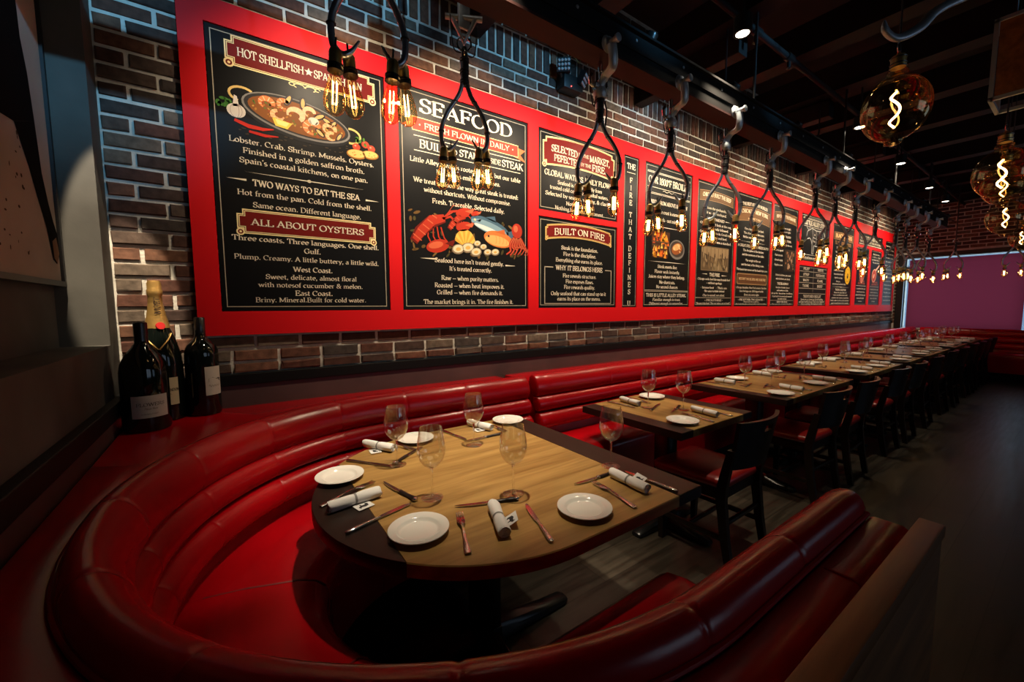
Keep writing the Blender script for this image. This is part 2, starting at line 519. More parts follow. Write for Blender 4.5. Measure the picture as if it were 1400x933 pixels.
G['T'] = (.64, [('l', .32, 0, .32, .7), ('s', .32, 0), ('l', .06, .53, .06, .7, .58, .7, .58, .53)])
G['U'] = (.72, [('l', .13, .7, .13, .24), ('a', .36, .24, .23, .24, 180, 360), ('l', .59, .24, .59, .7), ('s', .13, .7), ('s', .59, .7)])
G['V'] = (.70, [('l', .08, .7, .36, 0), ('l', .35, 0, .61, .7), ('s', .08, .7), ('s', .61, .7)])
G['W'] = (.98, [('l', .08, .7, .29, 0), ('l', .29, 0, .49, .66), ('l', .49, .66, .70, 0), ('l', .70, 0, .90, .7), ('s', .08, .7), ('s', .90, .7), ('s', .48, .7)])
G['X'] = (.68, [('l', .08, .7, .60, 0), ('l', .08, 0, .59, .7), ('s', .08, .7), ('s', .59, .7), ('s', .08, 0), ('s', .60, 0)])
G['Y'] = (.66, [('l', .07, .7, .33, .33), ('l', .33, .33, .58, .7), ('l', .33, 0, .33, .34), ('s', .07, .7), ('s', .58, .7), ('s', .33, 0)])
G['Z'] = (.60, [('l', .08, .55, .08, .7, .52, .7), ('l', .53, .7, .06, 0), ('l', .06, 0, .53, 0, .53, .17)])
XH = .46
G['a'] = (.47, [('a', .22, .33, .13, .13, 150, 0), ('l', .35, .33, .35, .06, .44, .02), ('a', .21, .13, .14, .125, 80, 280), ('l', .23, .25, .35, .27), ('l', .23, .005, .35, .08)])
G['b'] = (.52, [('l', .11, 0, .11, .72), ('s', .09, .72), ('a', .27, .225, .18, .225, 140, -140)])
G['c'] = (.44, [('a', .24, .23, .18, .225, 50, 310)])
G['d'] = (.52, [('l', .40, 0, .40, .72), ('s', .38, .72), ('l', .40, .01, .48, .01), ('a', .25, .225, .18, .225, 40, 320)])
G['e'] = (.46, [('l', .07, .25, .40, .25), ('a', .24, .23, .175, .225, 5, 315)])
G['f'] = (.31, [('l', .14, 0, .14, .55), ('a', .26, .56, .12, .15, 180, 60), ('l', .03, .45, .27, .45), ('s', .14, 0)])
G['g'] = (.48, [('a', .22, .30, .15, .155, 0, 360), ('a', .23, -.08, .18, .12, 0, 360), ('l', .32, .43, .45, .46), ('l', .12, .16, .10, .05, .30, .03)])
G['h'] = (.55, [('l', .11, 0, .11, .72), ('s', .09, .72), ('s', .11, 0), ('a', .27, .28, .155, .17, 160, 0), ('l', .425, .28, .425, 0), ('s', .425, 0)])
G['i'] = (.26, [('l', .13, 0, .13, .45), ('s', .11, .45), ('s', .13, 0), ('d', .13, .64)])
G['j'] = (.25, [('l', .14, -.1, .14, .45), ('s', .12, .45), ('a', .03, -.1, .11, .1, 0, -120), ('d', .14, .64)])
G['k'] = (.52, [('l', .11, 0, .11, .72), ('s', .09, .72), ('s', .11, 0), ('l', .41, .45, .12, .2), ('l', .21, .27, .44, 0), ('s', .41, .45), ('s', .45, 0)])
G['l'] = (.26, [('l', .13, 0, .13, .72), ('s', .11, .72), ('s', .13, 0)])
G['m'] = (.82, [('l', .11, 0, .11, .45), ('s', .09, .45), ('s', .11, 0), ('a', .255, .29, .145, .16, 160, 0), ('l', .40, .29, .40, 0), ('s', .40, 0), ('a', .545, .29, .145, .16, 160, 0), ('l', .69, .29, .69, 0), ('s', .69, 0)])
G['n'] = (.55, [('l', .11, 0, .11, .45), ('s', .09, .45), ('s', .11, 0), ('a', .27, .28, .155, .17, 160, 0), ('l', .425, .28, .425, 0), ('s', .425, 0)])
G['o'] = (.50, [('a', .25, .23, .185, .225, 0, 360)])
G['p'] = (.52, [('l', .11, -.2, .11, .45), ('s', .09, .45), ('s', .11, -.2), ('a', .27, .225, .18, .225, 140, -140)])
G['q'] = (.52, [('l', .40, -.2, .40, .45), ('s', .40, -.2), ('a', .25, .225, .18, .225, 40, 320)])
G['r'] = (.38, [('l', .11, 0, .11, .45), ('s', .09, .45), ('s', .11, 0), ('a', .25, .30, .14, .14, 165, 60)])
G['s'] = (.38, [('a', .19, .335, .12, .115, 45, 270), ('a', .19, .115, .135, .115, 90, -140)])
G['t'] = (.33, [('l', .14, .60, .14, .12), ('a', .24, .12, .10, .115, 180, 300), ('l', .03, .45, .28, .45)])
G['u'] = (.55, [('l', .12, .45, .12, .16), ('a', .265, .165, .145, .16, 180, 350), ('l', .42, .45, .42, 0), ('s', .10, .45), ('s', .40, .45), ('s', .44, 0)])
G['v'] = (.48, [('l', .06, .45, .25, 0), ('l', .24, 0, .42, .45), ('s', .06, .45), ('s', .42, .45)])
G['w'] = (.72, [('l', .06, .45, .22, 0), ('l', .22, 0, .36, .43), ('l', .36, .43, .51, 0), ('l', .51, 0, .66, .45), ('s', .06, .45), ('s', .66, .45)])
G['x'] = (.48, [('l', .07, .45, .41, 0), ('l', .07, 0, .40, .45), ('s', .07, .45), ('s', .40, .45), ('s', .07, 0), ('s', .41, 0)])
G['y'] = (.48, [('l', .06, .45, .25, 0), ('l', .42, .45, .20, -.13, .08, -.19), ('s', .06, .45), ('s', .42, .45)])
G['z'] = (.44, [('l', .07, .35, .07, .45, .37, .45), ('l', .37, .45, .06, 0), ('l', .06, 0, .38, 0, .38, .11)])
G['0'] = (.54, [('a', .27, .35, .20, .345, 0, 360)])
G['1'] = (.40, [('l', .21, 0, .21, .7, .09, .6), ('s', .21, 0)])
G['2'] = (.52, [('a', .26, .50, .18, .19, 160, -30), ('l', .42, .40, .07, 0), ('l', .07, 0, .46, 0, .46, .12)])
G['8'] = (.54, [('a', .27, .53, .16, .16, 0, 360), ('a', .27, .18, .20, .18, 0, 360)])
G["'"] = (.20, [('l', .10, .56, .11, .74)])
G['"'] = (.32, [('l', .10, .56, .11, .74), ('l', .21, .56, .22, .74)])
G['.'] = (.24, [('d', .11, .05)])
G[','] = (.24, [('d', .11, .05), ('l', .13, .04, .08, -.12)])
G[':'] = (.26, [('d', .12, .05), ('d', .12, .38)])
G['?'] = (.46, [('a', .22, .52, .15, .165, 160, -70), ('l', .25, .37, .22, .28, .22, .18), ('d', .22, .05)])
G['-'] = (.36, [('l', .05, .24, .31, .24)])
G['\u2014'] = (.74, [('l', .05, .24, .69, .24)])
G['~'] = (.50, [('l', .05, .24, .2, .30, .3, .2, .45, .26)])
G['&'] = (.74, [('a', .29, .55, .14, .145, -60, 250), ('l', .20, .42, .62, 0), ('a', .28, .18, .21, .185, 130, 330), ('l', .46, .09, .60, .40), ('s', .60, .40)])
G['\u2022'] = (.40, [('d', .15, .28)])
G['\u00b0'] = (.30, [('a', .15, .60, .08, .09, 0, 360)])
G['*'] = (.70, [])
G[' '] = (.26, [])

def nib_h(nx, ny, a, b):
    c, s = cos(0.40), sin(0.40)
    u = nx * c + ny * s; w = -nx * s + ny * c
    return math.sqrt((a * u) ** 2 + (b * w) ** 2)

def glyph_polys(ch, a, b, arcs):
    """list of quads (each four (x, y)) for a glyph in em units"""
    key = (ch, a, b, arcs)
    if key in KIDS: return KIDS[key]
    quads = []
    def run(P):
        n = len(P)
        closed = n > 3 and abs(P[0][0] - P[-1][0]) < 1e-6 and abs(P[0][1] - P[-1][1]) < 1e-6
        Lf = []; Rt = []
        for i in range(n):
            if closed: p = P[i - 1] if i > 0 else P[-2]; q = P[i + 1] if i < n - 1 else P[1]
            else: p = P[max(i - 1, 0)]; q = P[min(i + 1, n - 1)]
            dx, dy = q[0] - p[0], q[1] - p[1]
            d = math.hypot(dx, dy) or 1
            nx, ny = -dy / d, dx / d
            h = nib_h(nx, ny, a, b)
            Lf.append((P[i][0] + nx * h, P[i][1] + ny * h)); Rt.append((P[i][0] - nx * h, P[i][1] - ny * h))
        for i in range(n - 1):
            quads.append((Rt[i], Rt[i + 1], Lf[i + 1], Lf[i]))
    for st in G[ch][1]:
        if st[0] == 'l':
            P = [(st[i], st[i + 1]) for i in range(1, len(st), 2)]
            for i in range(len(P) - 1): run([P[i], P[i + 1]])
        elif st[0] == 'a':
            _, cx, cy, rx, ry, a0, a1 = st
            n = max(3, int(abs(a1 - a0) / 360 * arcs))
            run([(cx + rx * cos(rad(a0 + (a1 - a0) * i / n)), cy + ry * sin(rad(a0 + (a1 - a0) * i / n))) for i in range(n + 1)])
        elif st[0] == 's':
            x, y = st[1], st[2]; w = .055 + a; h = b * 0.95
            y = y + (h * .9 if y < .05 else -h * .9 if y > .3 else 0)
            quads.append(((x - w, y - h), (x + w, y - h), (x + w, y + h), (x - w, y + h)))
        elif st[0] == 'd':
            r = a * 1.15; x, y = st[1], st[2]
            pts = [(x + r * cos(rad(60 * k)), y + r * sin(rad(60 * k))) for k in range(6)]
            quads.append((pts[0], pts[1], pts[2], pts[3])); quads.append((pts[3], pts[4], pts[5], pts[0]))
    KIDS[key] = quads
    return quads

CREAM = (0.72, 0.64, 0.50)
GOLD = (0.66, 0.46, 0.16)
GOLD_L = (0.80, 0.66, 0.34)
INK_RED = (0.13, 0.008, 0.007)
class Printer:
    """flat printing on a board: board coordinates u (right), v (up), lifted a hair off the board towards -Y"""
    def __init__(self, place, base=0.0012, step=0.00025):
        self.mb = MB(); self.place = place; self.base = base; self.step = step; self.lv = 0
    def level(self, k): self.lv = k; return self
    def poly(self, pts, col):
        h = self.base + self.step * self.lv
        vs = [self.place(x, y, h) for x, y in pts]
        self.mb.add(vs, [tuple(range(len(pts)))], 0, col)
    def ellipse(self, cx, cy, rx, ry, col, n=24, rot=0.0):
        c, s = cos(rot), sin(rot)
        self.poly([(cx + rx * cos(2 * pi * k / n) * c - ry * sin(2 * pi * k / n) * s, cy + rx * cos(2 * pi * k / n) * s + ry * sin(2 * pi * k / n) * c) for k in range(n)], col)
    def rect(self, x0, y0, x1, y1, col): self.poly([(x0, y0), (x1, y0), (x1, y1), (x0, y1)], col)
    def frame(self, x0, y0, x1, y1, t, col):
        self.rect(x0, y0, x1, y0 + t, col); self.rect(x0, y1 - t, x1, y1, col)
        self.rect(x0, y0 + t, x0 + t, y1 - t, col); self.rect(x1 - t, y0 + t, x1, y1 - t, col)
    def stroke(self, P, w, col):
        n = len(P)
        W = [w] * n if not hasattr(w, '__len__') else w
        L_ = []; R_ = []
        for i in range(n):
            p, q = P[max(i - 1, 0)], P[min(i + 1, n - 1)]
            dx, dy = q[0] - p[0], q[1] - p[1]; d = math.hypot(dx, dy) or 1
            nx, ny = -dy / d, dx / d
            L_.append((P[i][0] + nx * W[i] / 2, P[i][1] + ny * W[i] / 2)); R_.append((P[i][0] - nx * W[i] / 2, P[i][1] - ny * W[i] / 2))
        for i in range(n - 1): self.poly([R_[i], R_[i + 1], L_[i + 1], L_[i]], col)
    def arc(self, cx, cy, rx, ry, a0, a1, w, col, n=12):
        self.stroke([(cx + rx * cos(rad(a0 + (a1 - a0) * i / n)), cy + ry * sin(rad(a0 + (a1 - a0) * i / n))) for i in range(n + 1)], w, col)
    def text(self, s, cx, cy, cap, width=None, col=CREAM, bold=1.0, arcs=16, bend=0.0, slant=0.0):
        """s centred on (cx, cy), capital height cap, squeezed to width; bend lifts the middle"""
        em = cap / 0.7
        adv = sum(G[c][0] for c in s)
        nat = adv * em
        kx = (width / nat) if width else 1.0
        a, b = .057 * bold, .020 * (0.6 + 0.4 * bold)
        a = round(a / max(0.55, min(1.0, kx ** 0.35)), 4)
        x = cx - adv * em * kx / 2
        y0 = cy - cap / 2
        half = max(1e-6, adv * em * kx / 2)
        for c in s:
            if c == '*':
                r = cap * .55; mx = x + G[c][0] * em * kx / 2
                self.star(mx, cy + bend * (1 - ((mx - cx) / half) ** 2), r, col)
            for q in glyph_polys(c, a, b, arcs):
                pts = []
                for (gx, gy) in q:
                    px = x + (gx + slant * gy) * em * kx
                    pts.append((px, y0 + gy * em + bend * (1 - ((px - cx) / half) ** 2)))
                self.poly(pts, col)
            x += G[c][0] * em * kx
    def star(self, cx, cy, r, col):
        pts = [(cx + (r if k % 2 == 0 else r * .42) * sin(pi * k / 5), cy + (r if k % 2 == 0 else r * .42) * cos(pi * k / 5)) for k in range(10)]
        for k in range(0, 10, 2): self.poly([(cx, cy), pts[k - 1], pts[k], pts[(k + 1) % 10]], col)
    def rule(self, cx, cy, w, t, col, diamond=False):
        self.poly([(cx - w / 2, cy), (cx, cy - t / 2), (cx + w / 2, cy), (cx, cy + t / 2)], col)
        if diamond: self.ellipse(cx, cy, t * 2.2, t * 1.6, col, 8)
    def dash(self, x0, x1, cy, t, col):
        """a tapering flourish, thick end at x1"""
        self.poly([(x0, cy), (x1, cy - t / 2), (x1, cy + t / 2)], col)
    def build(self, name, parent):
        return self.mb.build(name, 'ink', parent, smooth=False, recalc=False)

# ================================================================== THE ROOM
XL, YB, XR, YF, ZC = -0.43, 2.55, 12.0, -4.5, 4.0
mb = MB().box(XL - .3, XR + .3, YF - .1, YB + .3, -0.06, 0.0)
struct('floor', mb, 'floor', 'dark brown plank floor')
mb = MB().box(XL - .3, XR + .3, YF - .1, YB + .3, ZC, ZC + .06)
struct('ceiling', mb, 'ceil_black', 'black painted ceiling deck above the joists')

# ceiling joists, one mesh each, running from the brick wall out over the room
for k, xj in enumerate([1.32, 2.2, 3.08, 3.96, 4.84, 5.72, 6.6, 7.48, 8.36, 9.24, 10.12, 11.0, 11.75]):
    mb = MB().box(xj - .05, xj + .05, YF, YB - .001, 3.42, 3.66, bevel=.006)
    mb.box(xj - .085, xj + .085, YF, YB - .001, 3.405, 3.42)
    struct('ceiling_joist', mb, 'beam', 'black steel ceiling joist')

# ---- brick masonry: real bricks, every one a little different
def masonry(mb, org, ux, rects, rows_z, course, blen, joint, depth, holes=(), soldier=False, seed=1, jit=.0032):
    """bricks on a vertical plane: org + u*ux + z, standing proud by depth towards the room (nrm)"""
    rnd = random.Random(seed)
    ux = Vector(ux); up = Vector((0, 0, 1)); nrm = ux.cross(up)      # points to the room
    def brick(u0, u1, z0, z1):
        for h in holes:
            if u0 > h[0] and u1 < h[1] and z0 > h[2] and z1 < h[3]: return
        c = min(.0038, (z1 - z0) * .2)
        j = lambda: rnd.uniform(-jit, jit)
        d = depth + rnd.uniform(-.003, .003)
        vs = []
        for (uu, zz, dd) in ((u0, z0, 0), (u1, z0, 0), (u1, z1, 0), (u0, z1, 0)):
            vs.append((uu, zz, dd))
        for (uu, zz) in ((u0, z0), (u1, z0), (u1, z1), (u0, z1)):
            vs.append((uu + j(), zz + j(), d - c * .8))
        e = c
        for (uu, zz, sx, sz) in ((u0, z0, 1, 1), (u1, z0, -1, 1), (u1, z1, -1, -1), (u0, z1, 1, -1)):
            vs.append((uu + sx * e + j(), zz + sz * e + j(), d + j() * .6))
        P = [org + ux * a + up * b + nrm * c_ for a, b, c_ in vs]
        fs = [(8, 9, 10, 11)]
        for k in range(4):
            k2 = (k + 1) % 4
            fs.append((k, k2, 4 + k2, 4 + k)); fs.append((4 + k, 4 + k2, 8 + k2, 8 + k))
        mb.add(P, fs)
    for (a0, a1, z0, z1) in rects:
        if soldier:
            u = a0
            while u < a1 - .02:
                brick(u + joint / 2, min(u + course, a1) - joint / 2, z0 + joint / 2, z1 - joint / 2); u += course
            continue
        z = z0; r = 0
        while z < z1 - .02:
            u = a0 - (blen / 2 if r % 2 else 0)
            while u < a1 - .01:
                b0, b1 = max(u, a0), min(u + blen, a1)
                if b1 - b0 > .03: brick(b0 + joint / 2, b1 - joint / 2, z + joint / 2, min(z + course, z1) - joint / 2)
                u += blen
            z += course; r += 1
    return mb

CO, BL, JT = .0715, .213, .0175
mb = MB()
# mortar plane behind the bricks and the plastered wall below the black rail
mb.box(XL - .3, XR + .3, YB, YB + .25, 0, ZC, mi=1)
holes = [(-0.10 - XL, 11.80 - XL, 1.28, 2.86)]
o = Vector((XL, YB, 0))
masonry(mb, o, (1, 0, 0), [(0, XR - XL, 1.115, 3.19)], None, CO, BL, JT, .010, holes, seed=3)
masonry(mb, o, (1, 0, 0), [(0, XR - XL, 3.19, 3.395)], None, CO, BL, JT, .010, (), soldier=True, seed=4)
masonry(mb, o, (1, 0, 0), [(0, XR - XL, 3.395, 3.97)], None, CO, BL, JT, .010, (), seed=14)
masonry(mb, o, (1, 0, 0), [(0, XR - XL, 1.058, 1.117)], None, .06, BL, JT, .026, (), seed=5, jit=.005)
struct('wall_back', mb, ['brick', 'mortar'], 'red brick wall behind the banquette')

# far end wall with its window
mb = MB()
WY0, WY1, WZ0, WZ1 = 0.70, 2.385, 0.905, 2.375
mb.box(XR, XR + .25, YF, WY0, 0, ZC, mi=1); mb.box(XR, XR + .25, WY1, YB, 0, ZC, mi=1)
mb.box(XR, XR + .25, WY0, WY1, 0, WZ0, mi=1); mb.box(XR, XR + .25, WY0, WY1, WZ1, ZC, mi=1)
o = Vector((XR, YB, 0))
masonry(mb, o, (0, -1, 0), [(0.008, YB - WY1 - .02, 1.0, 2.44), (0.008, YB - YF, 2.50, 3.95), (YB - WY0 + .05, YB - YF, 1.0, 2.50)], None, CO, BL, JT, .010, (), seed=8)
struct('wall_right', mb, ['brick', 'mortar'], 'brick end wall around the far window')
mb = MB()
for (a, b, c, d) in ((WY0, WY1 + .11, WZ1, WZ1 + .09), (WY1, WY1 + .11, WZ0 - .03, WZ1), (WY0 - .06, WY0, WZ0 - .03, WZ1 + .09), (WY0 - .06, WY1 + .11, WZ0 - .08, WZ0 - .03)):
    mb.box(XR - .03, XR + .12, a, b, c, d, bevel=.004)
w1 = struct('window_1', mb, 'window_frame', 'dark framed window in the far end wall')
mbp = MB().box(XR + .16, XR + .166, WY0, WY1, WZ0, WZ1)
mbp.build('window_pane', 'pane', w1, smooth=False)
# the roller blind hangs in front of the glass and leaves a bright slit at top and left
bl = thing('roller_blind', 'plum roller blind drawn down over the far window', 'blind', (XR + .02, 1.5, WZ0))
mb = MB()
n = 40
vsb = []; 
y0b, y1b = 0.745, 2.322
rows = []
for i in range(n + 1):
    z = WZ0 - .02 + (2.342 - WZ0 + .02) * i / n
    rows.append((XR + .03 + .0012 * sin(i * 1.7), z))
vs = [(x, y, z) for x, z in rows for y in (y0b, y1b)]
fs = [(2 * i, 2 * i + 1, 2 * i + 3, 2 * i + 2) for i in range(n)]
mb.add(vs, fs); mb.build('fabric', 'blind', bl)
MB().tube([(XR + .03, y0b, WZ0 - .02), (XR + .03, y1b, WZ0 - .02)], .009, 10).build('bottom_bar', 'blind', bl)

# front wall (behind the camera) with two added, unseen windows for fill light
mb = MB()
zs0, zs1 = 1.05, 3.0
fill_wins = [(2.1, 5.1), (6.9, 9.9)]
xs = [XL - .3] + [v for w in fill_wins for v in w] + [XR + .3]
for i in range(0, len(xs), 2): mb.box(xs[i], xs[i + 1], YF - .1, YF, 0, ZC)
for a, b in fill_wins: mb.box(a, b, YF - .1, YF, 0, zs0); mb.box(a, b, YF - .1, YF, zs1, ZC)
struct('wall_front', mb, 'concrete', 'plastered wall with two added fill light windows across the room')
for i, (a, b) in enumerate(fill_wins):
    mb = MB()
    for x in (a, (a + b) / 2, b): mb.box(x - .03, x + .03, YF - .09, YF + .01, zs0, zs1)
    mb.box(a, b, YF - .09, YF + .01, zs0, zs0 + .06); mb.box(a, b, YF - .09, YF + .01, zs1 - .06, zs1)
    w = struct('window_%d' % (i + 2), mb, 'window_frame', 'added unseen dark framed window across the room for fill light')
    MB().box(a, b, YF - .05, YF - .044, zs0, zs1).build('window_pane', 'pane', w, smooth=False)

# left concrete wall with the shallow niche that holds the painting
NY1, NZ0, ND = 2.40, 1.245, .15
mb = MB()
mb.box(XL - .4, XL, YF, YB, 0, NZ0, bevel=0)
mb.box(XL - .4, XL, NY1, YB, NZ0, ZC)
mb.box(XL - .4, XL - ND, YF, NY1, NZ0, ZC)
struct('wall_left', mb, 'concrete', 'grey concrete wall with a niche at the left')
# black rails and the plum panel under them
mb = MB().box(XL, XR - .03, YB - .03, YB, 0.998, 1.058, bevel=.004)
struct('trim_1', mb, 'black_paint', 'black rail under the bricks')
mb = MB().box(XL, XL + .035, 0.16, YB - .03, .955, 1.02, bevel=.004)
struct('trim_2', mb, 'black_paint', 'black rail along the concrete wall')
mb = MB().box(XL, XR - .03, YB - .018, YB, 0.0, 0.998)
struct('trim_3', mb, 'plum_panel', 'plum brown panel behind the banquette')
mb = MB().box(XL, XL + .018, 0.16, YB - .018, 0.0, 0.955)
struct('trim_4', mb, 'plum_panel', 'plum brown panel along the concrete wall')

# ------------------------------------------------------------------ painting in the niche
pt = thing('painting', 'large framed painting of a dark animal leg in the concrete niche', 'painting', (XL - ND, 1.6, 1.49))
px0, px1 = XL - ND + .002, XL - ND + .036
py0, py1, pz0, pz1 = 0.70, 2.385, 1.49, 3.55
mb = MB()
for (a, b, c, d) in ((py0, py1, pz0, pz0 + .02), (py0, py1, pz1 - .02, pz1), (py0, py0 + .02, pz0 + .02, pz1 - .02), (py1 - .02, py1, pz0 + .02, pz1 - .02)):
    mb.box(px0, px1 + .006, a, b, c, d)
mb.build('frame', 'frame_black', pt, smooth=False)
MB().box(px0 + .001, px1 - .004, py0 + .02, py1 - .02, pz0 + .02, pz1 - .02).build('canvas', 'canvas', pt, smooth=False)
pr = Printer(lambda u, v, h: (px1 - .004 + h, u, v), step=.0004)
LEG = (0.005, 0.004, 0.0035)
# shank of the hind leg running down to the hoof, belly and thigh above
def blob(P, col): pr.poly(P, col)
pr.poly([(.75, 2.02), (1.6, 1.98), (1.945, 2.0), (2.05, 2.012), (2.238, 2.079), (2.214, 2.235), (2.18, 2.339), (2.174, 2.454), (2.17, 2.7), (2.2, 3.1), (2.19, 3.5), (.75, 3.5)], LEG)
shin = [((2.051, 2.012), (2.238, 2.079)), ((2.138, 1.895), (2.26, 1.903)), ((2.20, 1.79), (2.30, 1.80)), ((2.255, 1.703), (2.335, 1.735)), ((2.275, 1.64), (2.36, 1.70))]
for (a0, b0), (a1, b1) in zip(shin[:-1], shin[1:]): pr.poly([a0, a1, b1, b0], LEG)
pr.poly([(2.275, 1.64), (2.291, 1.59), (2.33, 1.575), (2.362, 1.61), (2.372, 1.66), (2.36, 1.70)], LEG)
pr.level(1)
pr.poly([(2.30, 1.66), (2.345, 1.68), (2.365, 1.62), (2.335, 1.58), (2.305, 1.595)], (0.20, 0.13, 0.08))
rs = random.Random(4)
for k in range(40):
    pr.ellipse(rs.uniform(1.75, 2.1), rs.uniform(1.55, 2.0), rs.uniform(.002, .009), rs.uniform(.002, .009), (0.07, 0.05, 0.03), 7)
pr.mb.build('painted_leg', 'artist_paint', pt, smooth=False, recalc=False)

# ================================================================== BANQUETTES
def upath(x_end_top, x_end_bot, cx, cy, R, step=.05, seams=(), half=True):
    """plan path with inward normals; list of (pos, nrm, arclen)"""
    segs = []
    L1 = x_end_top - cx; L2 = pi * R; L3 = x_end_bot - cx
    tot = L1 + L2 + L3
    def at(s):
        if s < L1: return Vector((x_end_top - s, cy + R, 0)), Vector((0, -1, 0))
        if s < L1 + L2:
            a = pi / 2 + (s - L1) / R
            return Vector((cx + R * cos(a), cy + R * sin(a), 0)), Vector((-cos(a), -sin(a), 0))
        return Vector((cx + s - L1 - L2, cy - R, 0)), Vector((0, 1, 0))
    S = set(round(tot * i / int(tot / step), 5) for i in range(int(tot / step) + 1))
    for q in seams:
        for d in (-.03, -.016, -.008, -.004, 0, .004, .008, .016, .03):
            if 0 < q + d < tot: S.add(round(q + d, 5))
    return [(at(s)[0], at(s)[1], s) for s in sorted(S)], tot
def straight(p0, p1, nrm, step=.12, seams=()):
    p0, p1 = Vector(p0), Vector(p1); tot = (p1 - p0).length; d = (p1 - p0) / tot
    S = set(round(tot * i / int(tot / step), 5) for i in range(int(tot / step) + 1))
    for q in seams:
        for e in (-.03, -.016, -.008, -.004, 0, .004, .008, .016, .03):
            if 0 < q + e < tot: S.add(round(q + e, 5))
    return [(p0 + d * s, Vector(nrm), s) for s in sorted(S)], tot

def ellip(cs, cz, rs_, rz, n=22, tilt=0.0, pw=1.0):
    out = []
    for k in range(n):
        a = 2 * pi * k / n
        x = rs_ * math.copysign(abs(cos(a)) ** pw, cos(a)); z = rz * math.copysign(abs(sin(a)) ** pw, sin(a))
        out.append((cs + x * cos(tilt) - z * sin(tilt), cz + x * sin(tilt) + z * cos(tilt)))
    return out
def sweep(mb, path, tot, prof, seams=(), depth=.07, dome=.03, wrinkle=0.0, mi=0):
    cs = sum(p[0] for p in prof) / len(prof); cz = sum(p[1] for p in prof) / len(prof)
    rings = []
    rn = random.Random(11)
    for (p, n, s) in path:
        k = 1.0
        for q in seams: k -= depth * math.exp(-((s - q) / .0065) ** 2)
        if wrinkle: k += wrinkle * sin(s * 23 + sin(s * 7)) 
        rings.append([tuple(p + n * (cs + (a - cs) * k) + Vector((0, 0, cz + (b - cz) * k))) for a, b in prof])
    def end(idx, sgn):
        p, n, s = path[idx]
        q, n2, s2 = path[idx + sgn]
        d = (p - q).normalized()
        out = []
        for t in (.35, .65, .88, .985):
            k = math.sqrt(1 - t * t)
            out.append([tuple(p + d * dome * t + n * (cs + (a - cs) * k) + Vector((0, 0, cz + (b - cz) * k))) for a, b in prof])
        return out
    if dome:
        rings = list(reversed(end(0, 1))) + rings + end(len(path) - 1, -1)
    mb.grid(rings, mi)
    return mb

PROF_ROLL = ellip(-.004, .858, .050, .080, 24, .34)
PROF_MID = ellip(.026, .738, .044, .055, 20, .42)
PROF_LOW = ellip(.050, .626, .046, .058, 20, .42)
def prof_seat(d, z=.515):
    return [(.02, .44), (.02, z - .01), (.07, z), (.20, z + .008), (d - .09, z + .004), (d - .04, z - .008), (d - .012, z - .03), (d, z - .06),
            (d - .004, z - .12), (d - .01, .20), (d - .012, .16), (.10, .16), (.06, .30)]
PROF_BACK = [(-.055, .17), (-.055, .872), (-.02, .872), (-.015, .80), (.0, .70), (.02, .58), (.05, .50), (.05, .17)]

# -- horseshoe booth
BX, BY, BR = .65, 1.25, .905
booth = thing('horseshoe_booth', 'red leather horseshoe booth curving round the oak table in the corner', 'booth', (.5, 1.25, 0))
L1 = 1.595 - BX
arc_seams = [L1 - .5] + [L1 - .12 + .36 * k for k in range(0, 9)] + [L1 + pi * BR + .25]
path, tot = upath(1.595, 1.26, BX, BY, BR, .045, arc_seams)
sweep(MB(), path, tot, PROF_ROLL, arc_seams, .045, .035).build('back_roll', 'leather', booth, angle=60)
mid_seams = arc_seams[::1]
sweep(MB(), path, tot, PROF_MID, mid_seams, .045, .03).build('back_channel', 'leather', booth, angle=60)
sweep(MB(), path, tot, PROF_LOW, mid_seams, .045, .03).build('back_channel', 'leather', booth, angle=60)
sweep(MB(), path, tot, PROF_BACK, (), 0, 0).build('back_shell', 'leather', booth, angle=40)
seat_seams = [L1 + BR * pi * f for f in (.12, .40, .66, .92)]
path2, tot2 = upath(1.595, 1.16, BX, BY, BR, .045, seat_seams)
sweep(MB(), path2, tot2, prof_seat(.455), seat_seams, .02, .05).build('seat', 'leather', booth, angle=50)
# piping behind the top roll
pp = [tuple(p - n * .060 + Vector((0, 0, .888))) for p, n, s in path]
MB().tube(pp, .006, 8).build('piping', 'leather', booth)
# piping on the seat seams
for q in seat_seams:
    i = min(range(len(path2)), key=lambda k: abs(path2[k][2] - q))
    p, n, s = path2[i]
    MB().tube([tuple(p + n * d + Vector((0, 0, z))) for d, z in ((.10, .513), (.22, .520), (.36, .517), (.415, .507), (.444, .484))], .0035, 6).build('piping', 'leather_dark', booth)
# flat leather top between roll and walls
mb = MB()
X0, X1, Y0, Y1 = XL + .02, 1.295, .207, YB - .02
inner = []; outer = []
for (p, n, s) in path:
    q = p - n * .060
    if s < L1: e = Vector((q.x, Y1, 0))
    elif s > L1 + pi * BR: e = Vector((q.x, Y0, 0))
    else:
        d = -n; ts = []
        if d.x < -1e-6: ts.append((X0 - BX) / d.x)
        if d.y > 1e-6: ts.append((Y1 - BY) / d.y)
        if d.y < -1e-6: ts.append((Y0 - BY) / d.y)
        t = min(ts); e = Vector((BX + d.x * t, BY + d.y * t, 0))
    inner.append(q); outer.append(e)
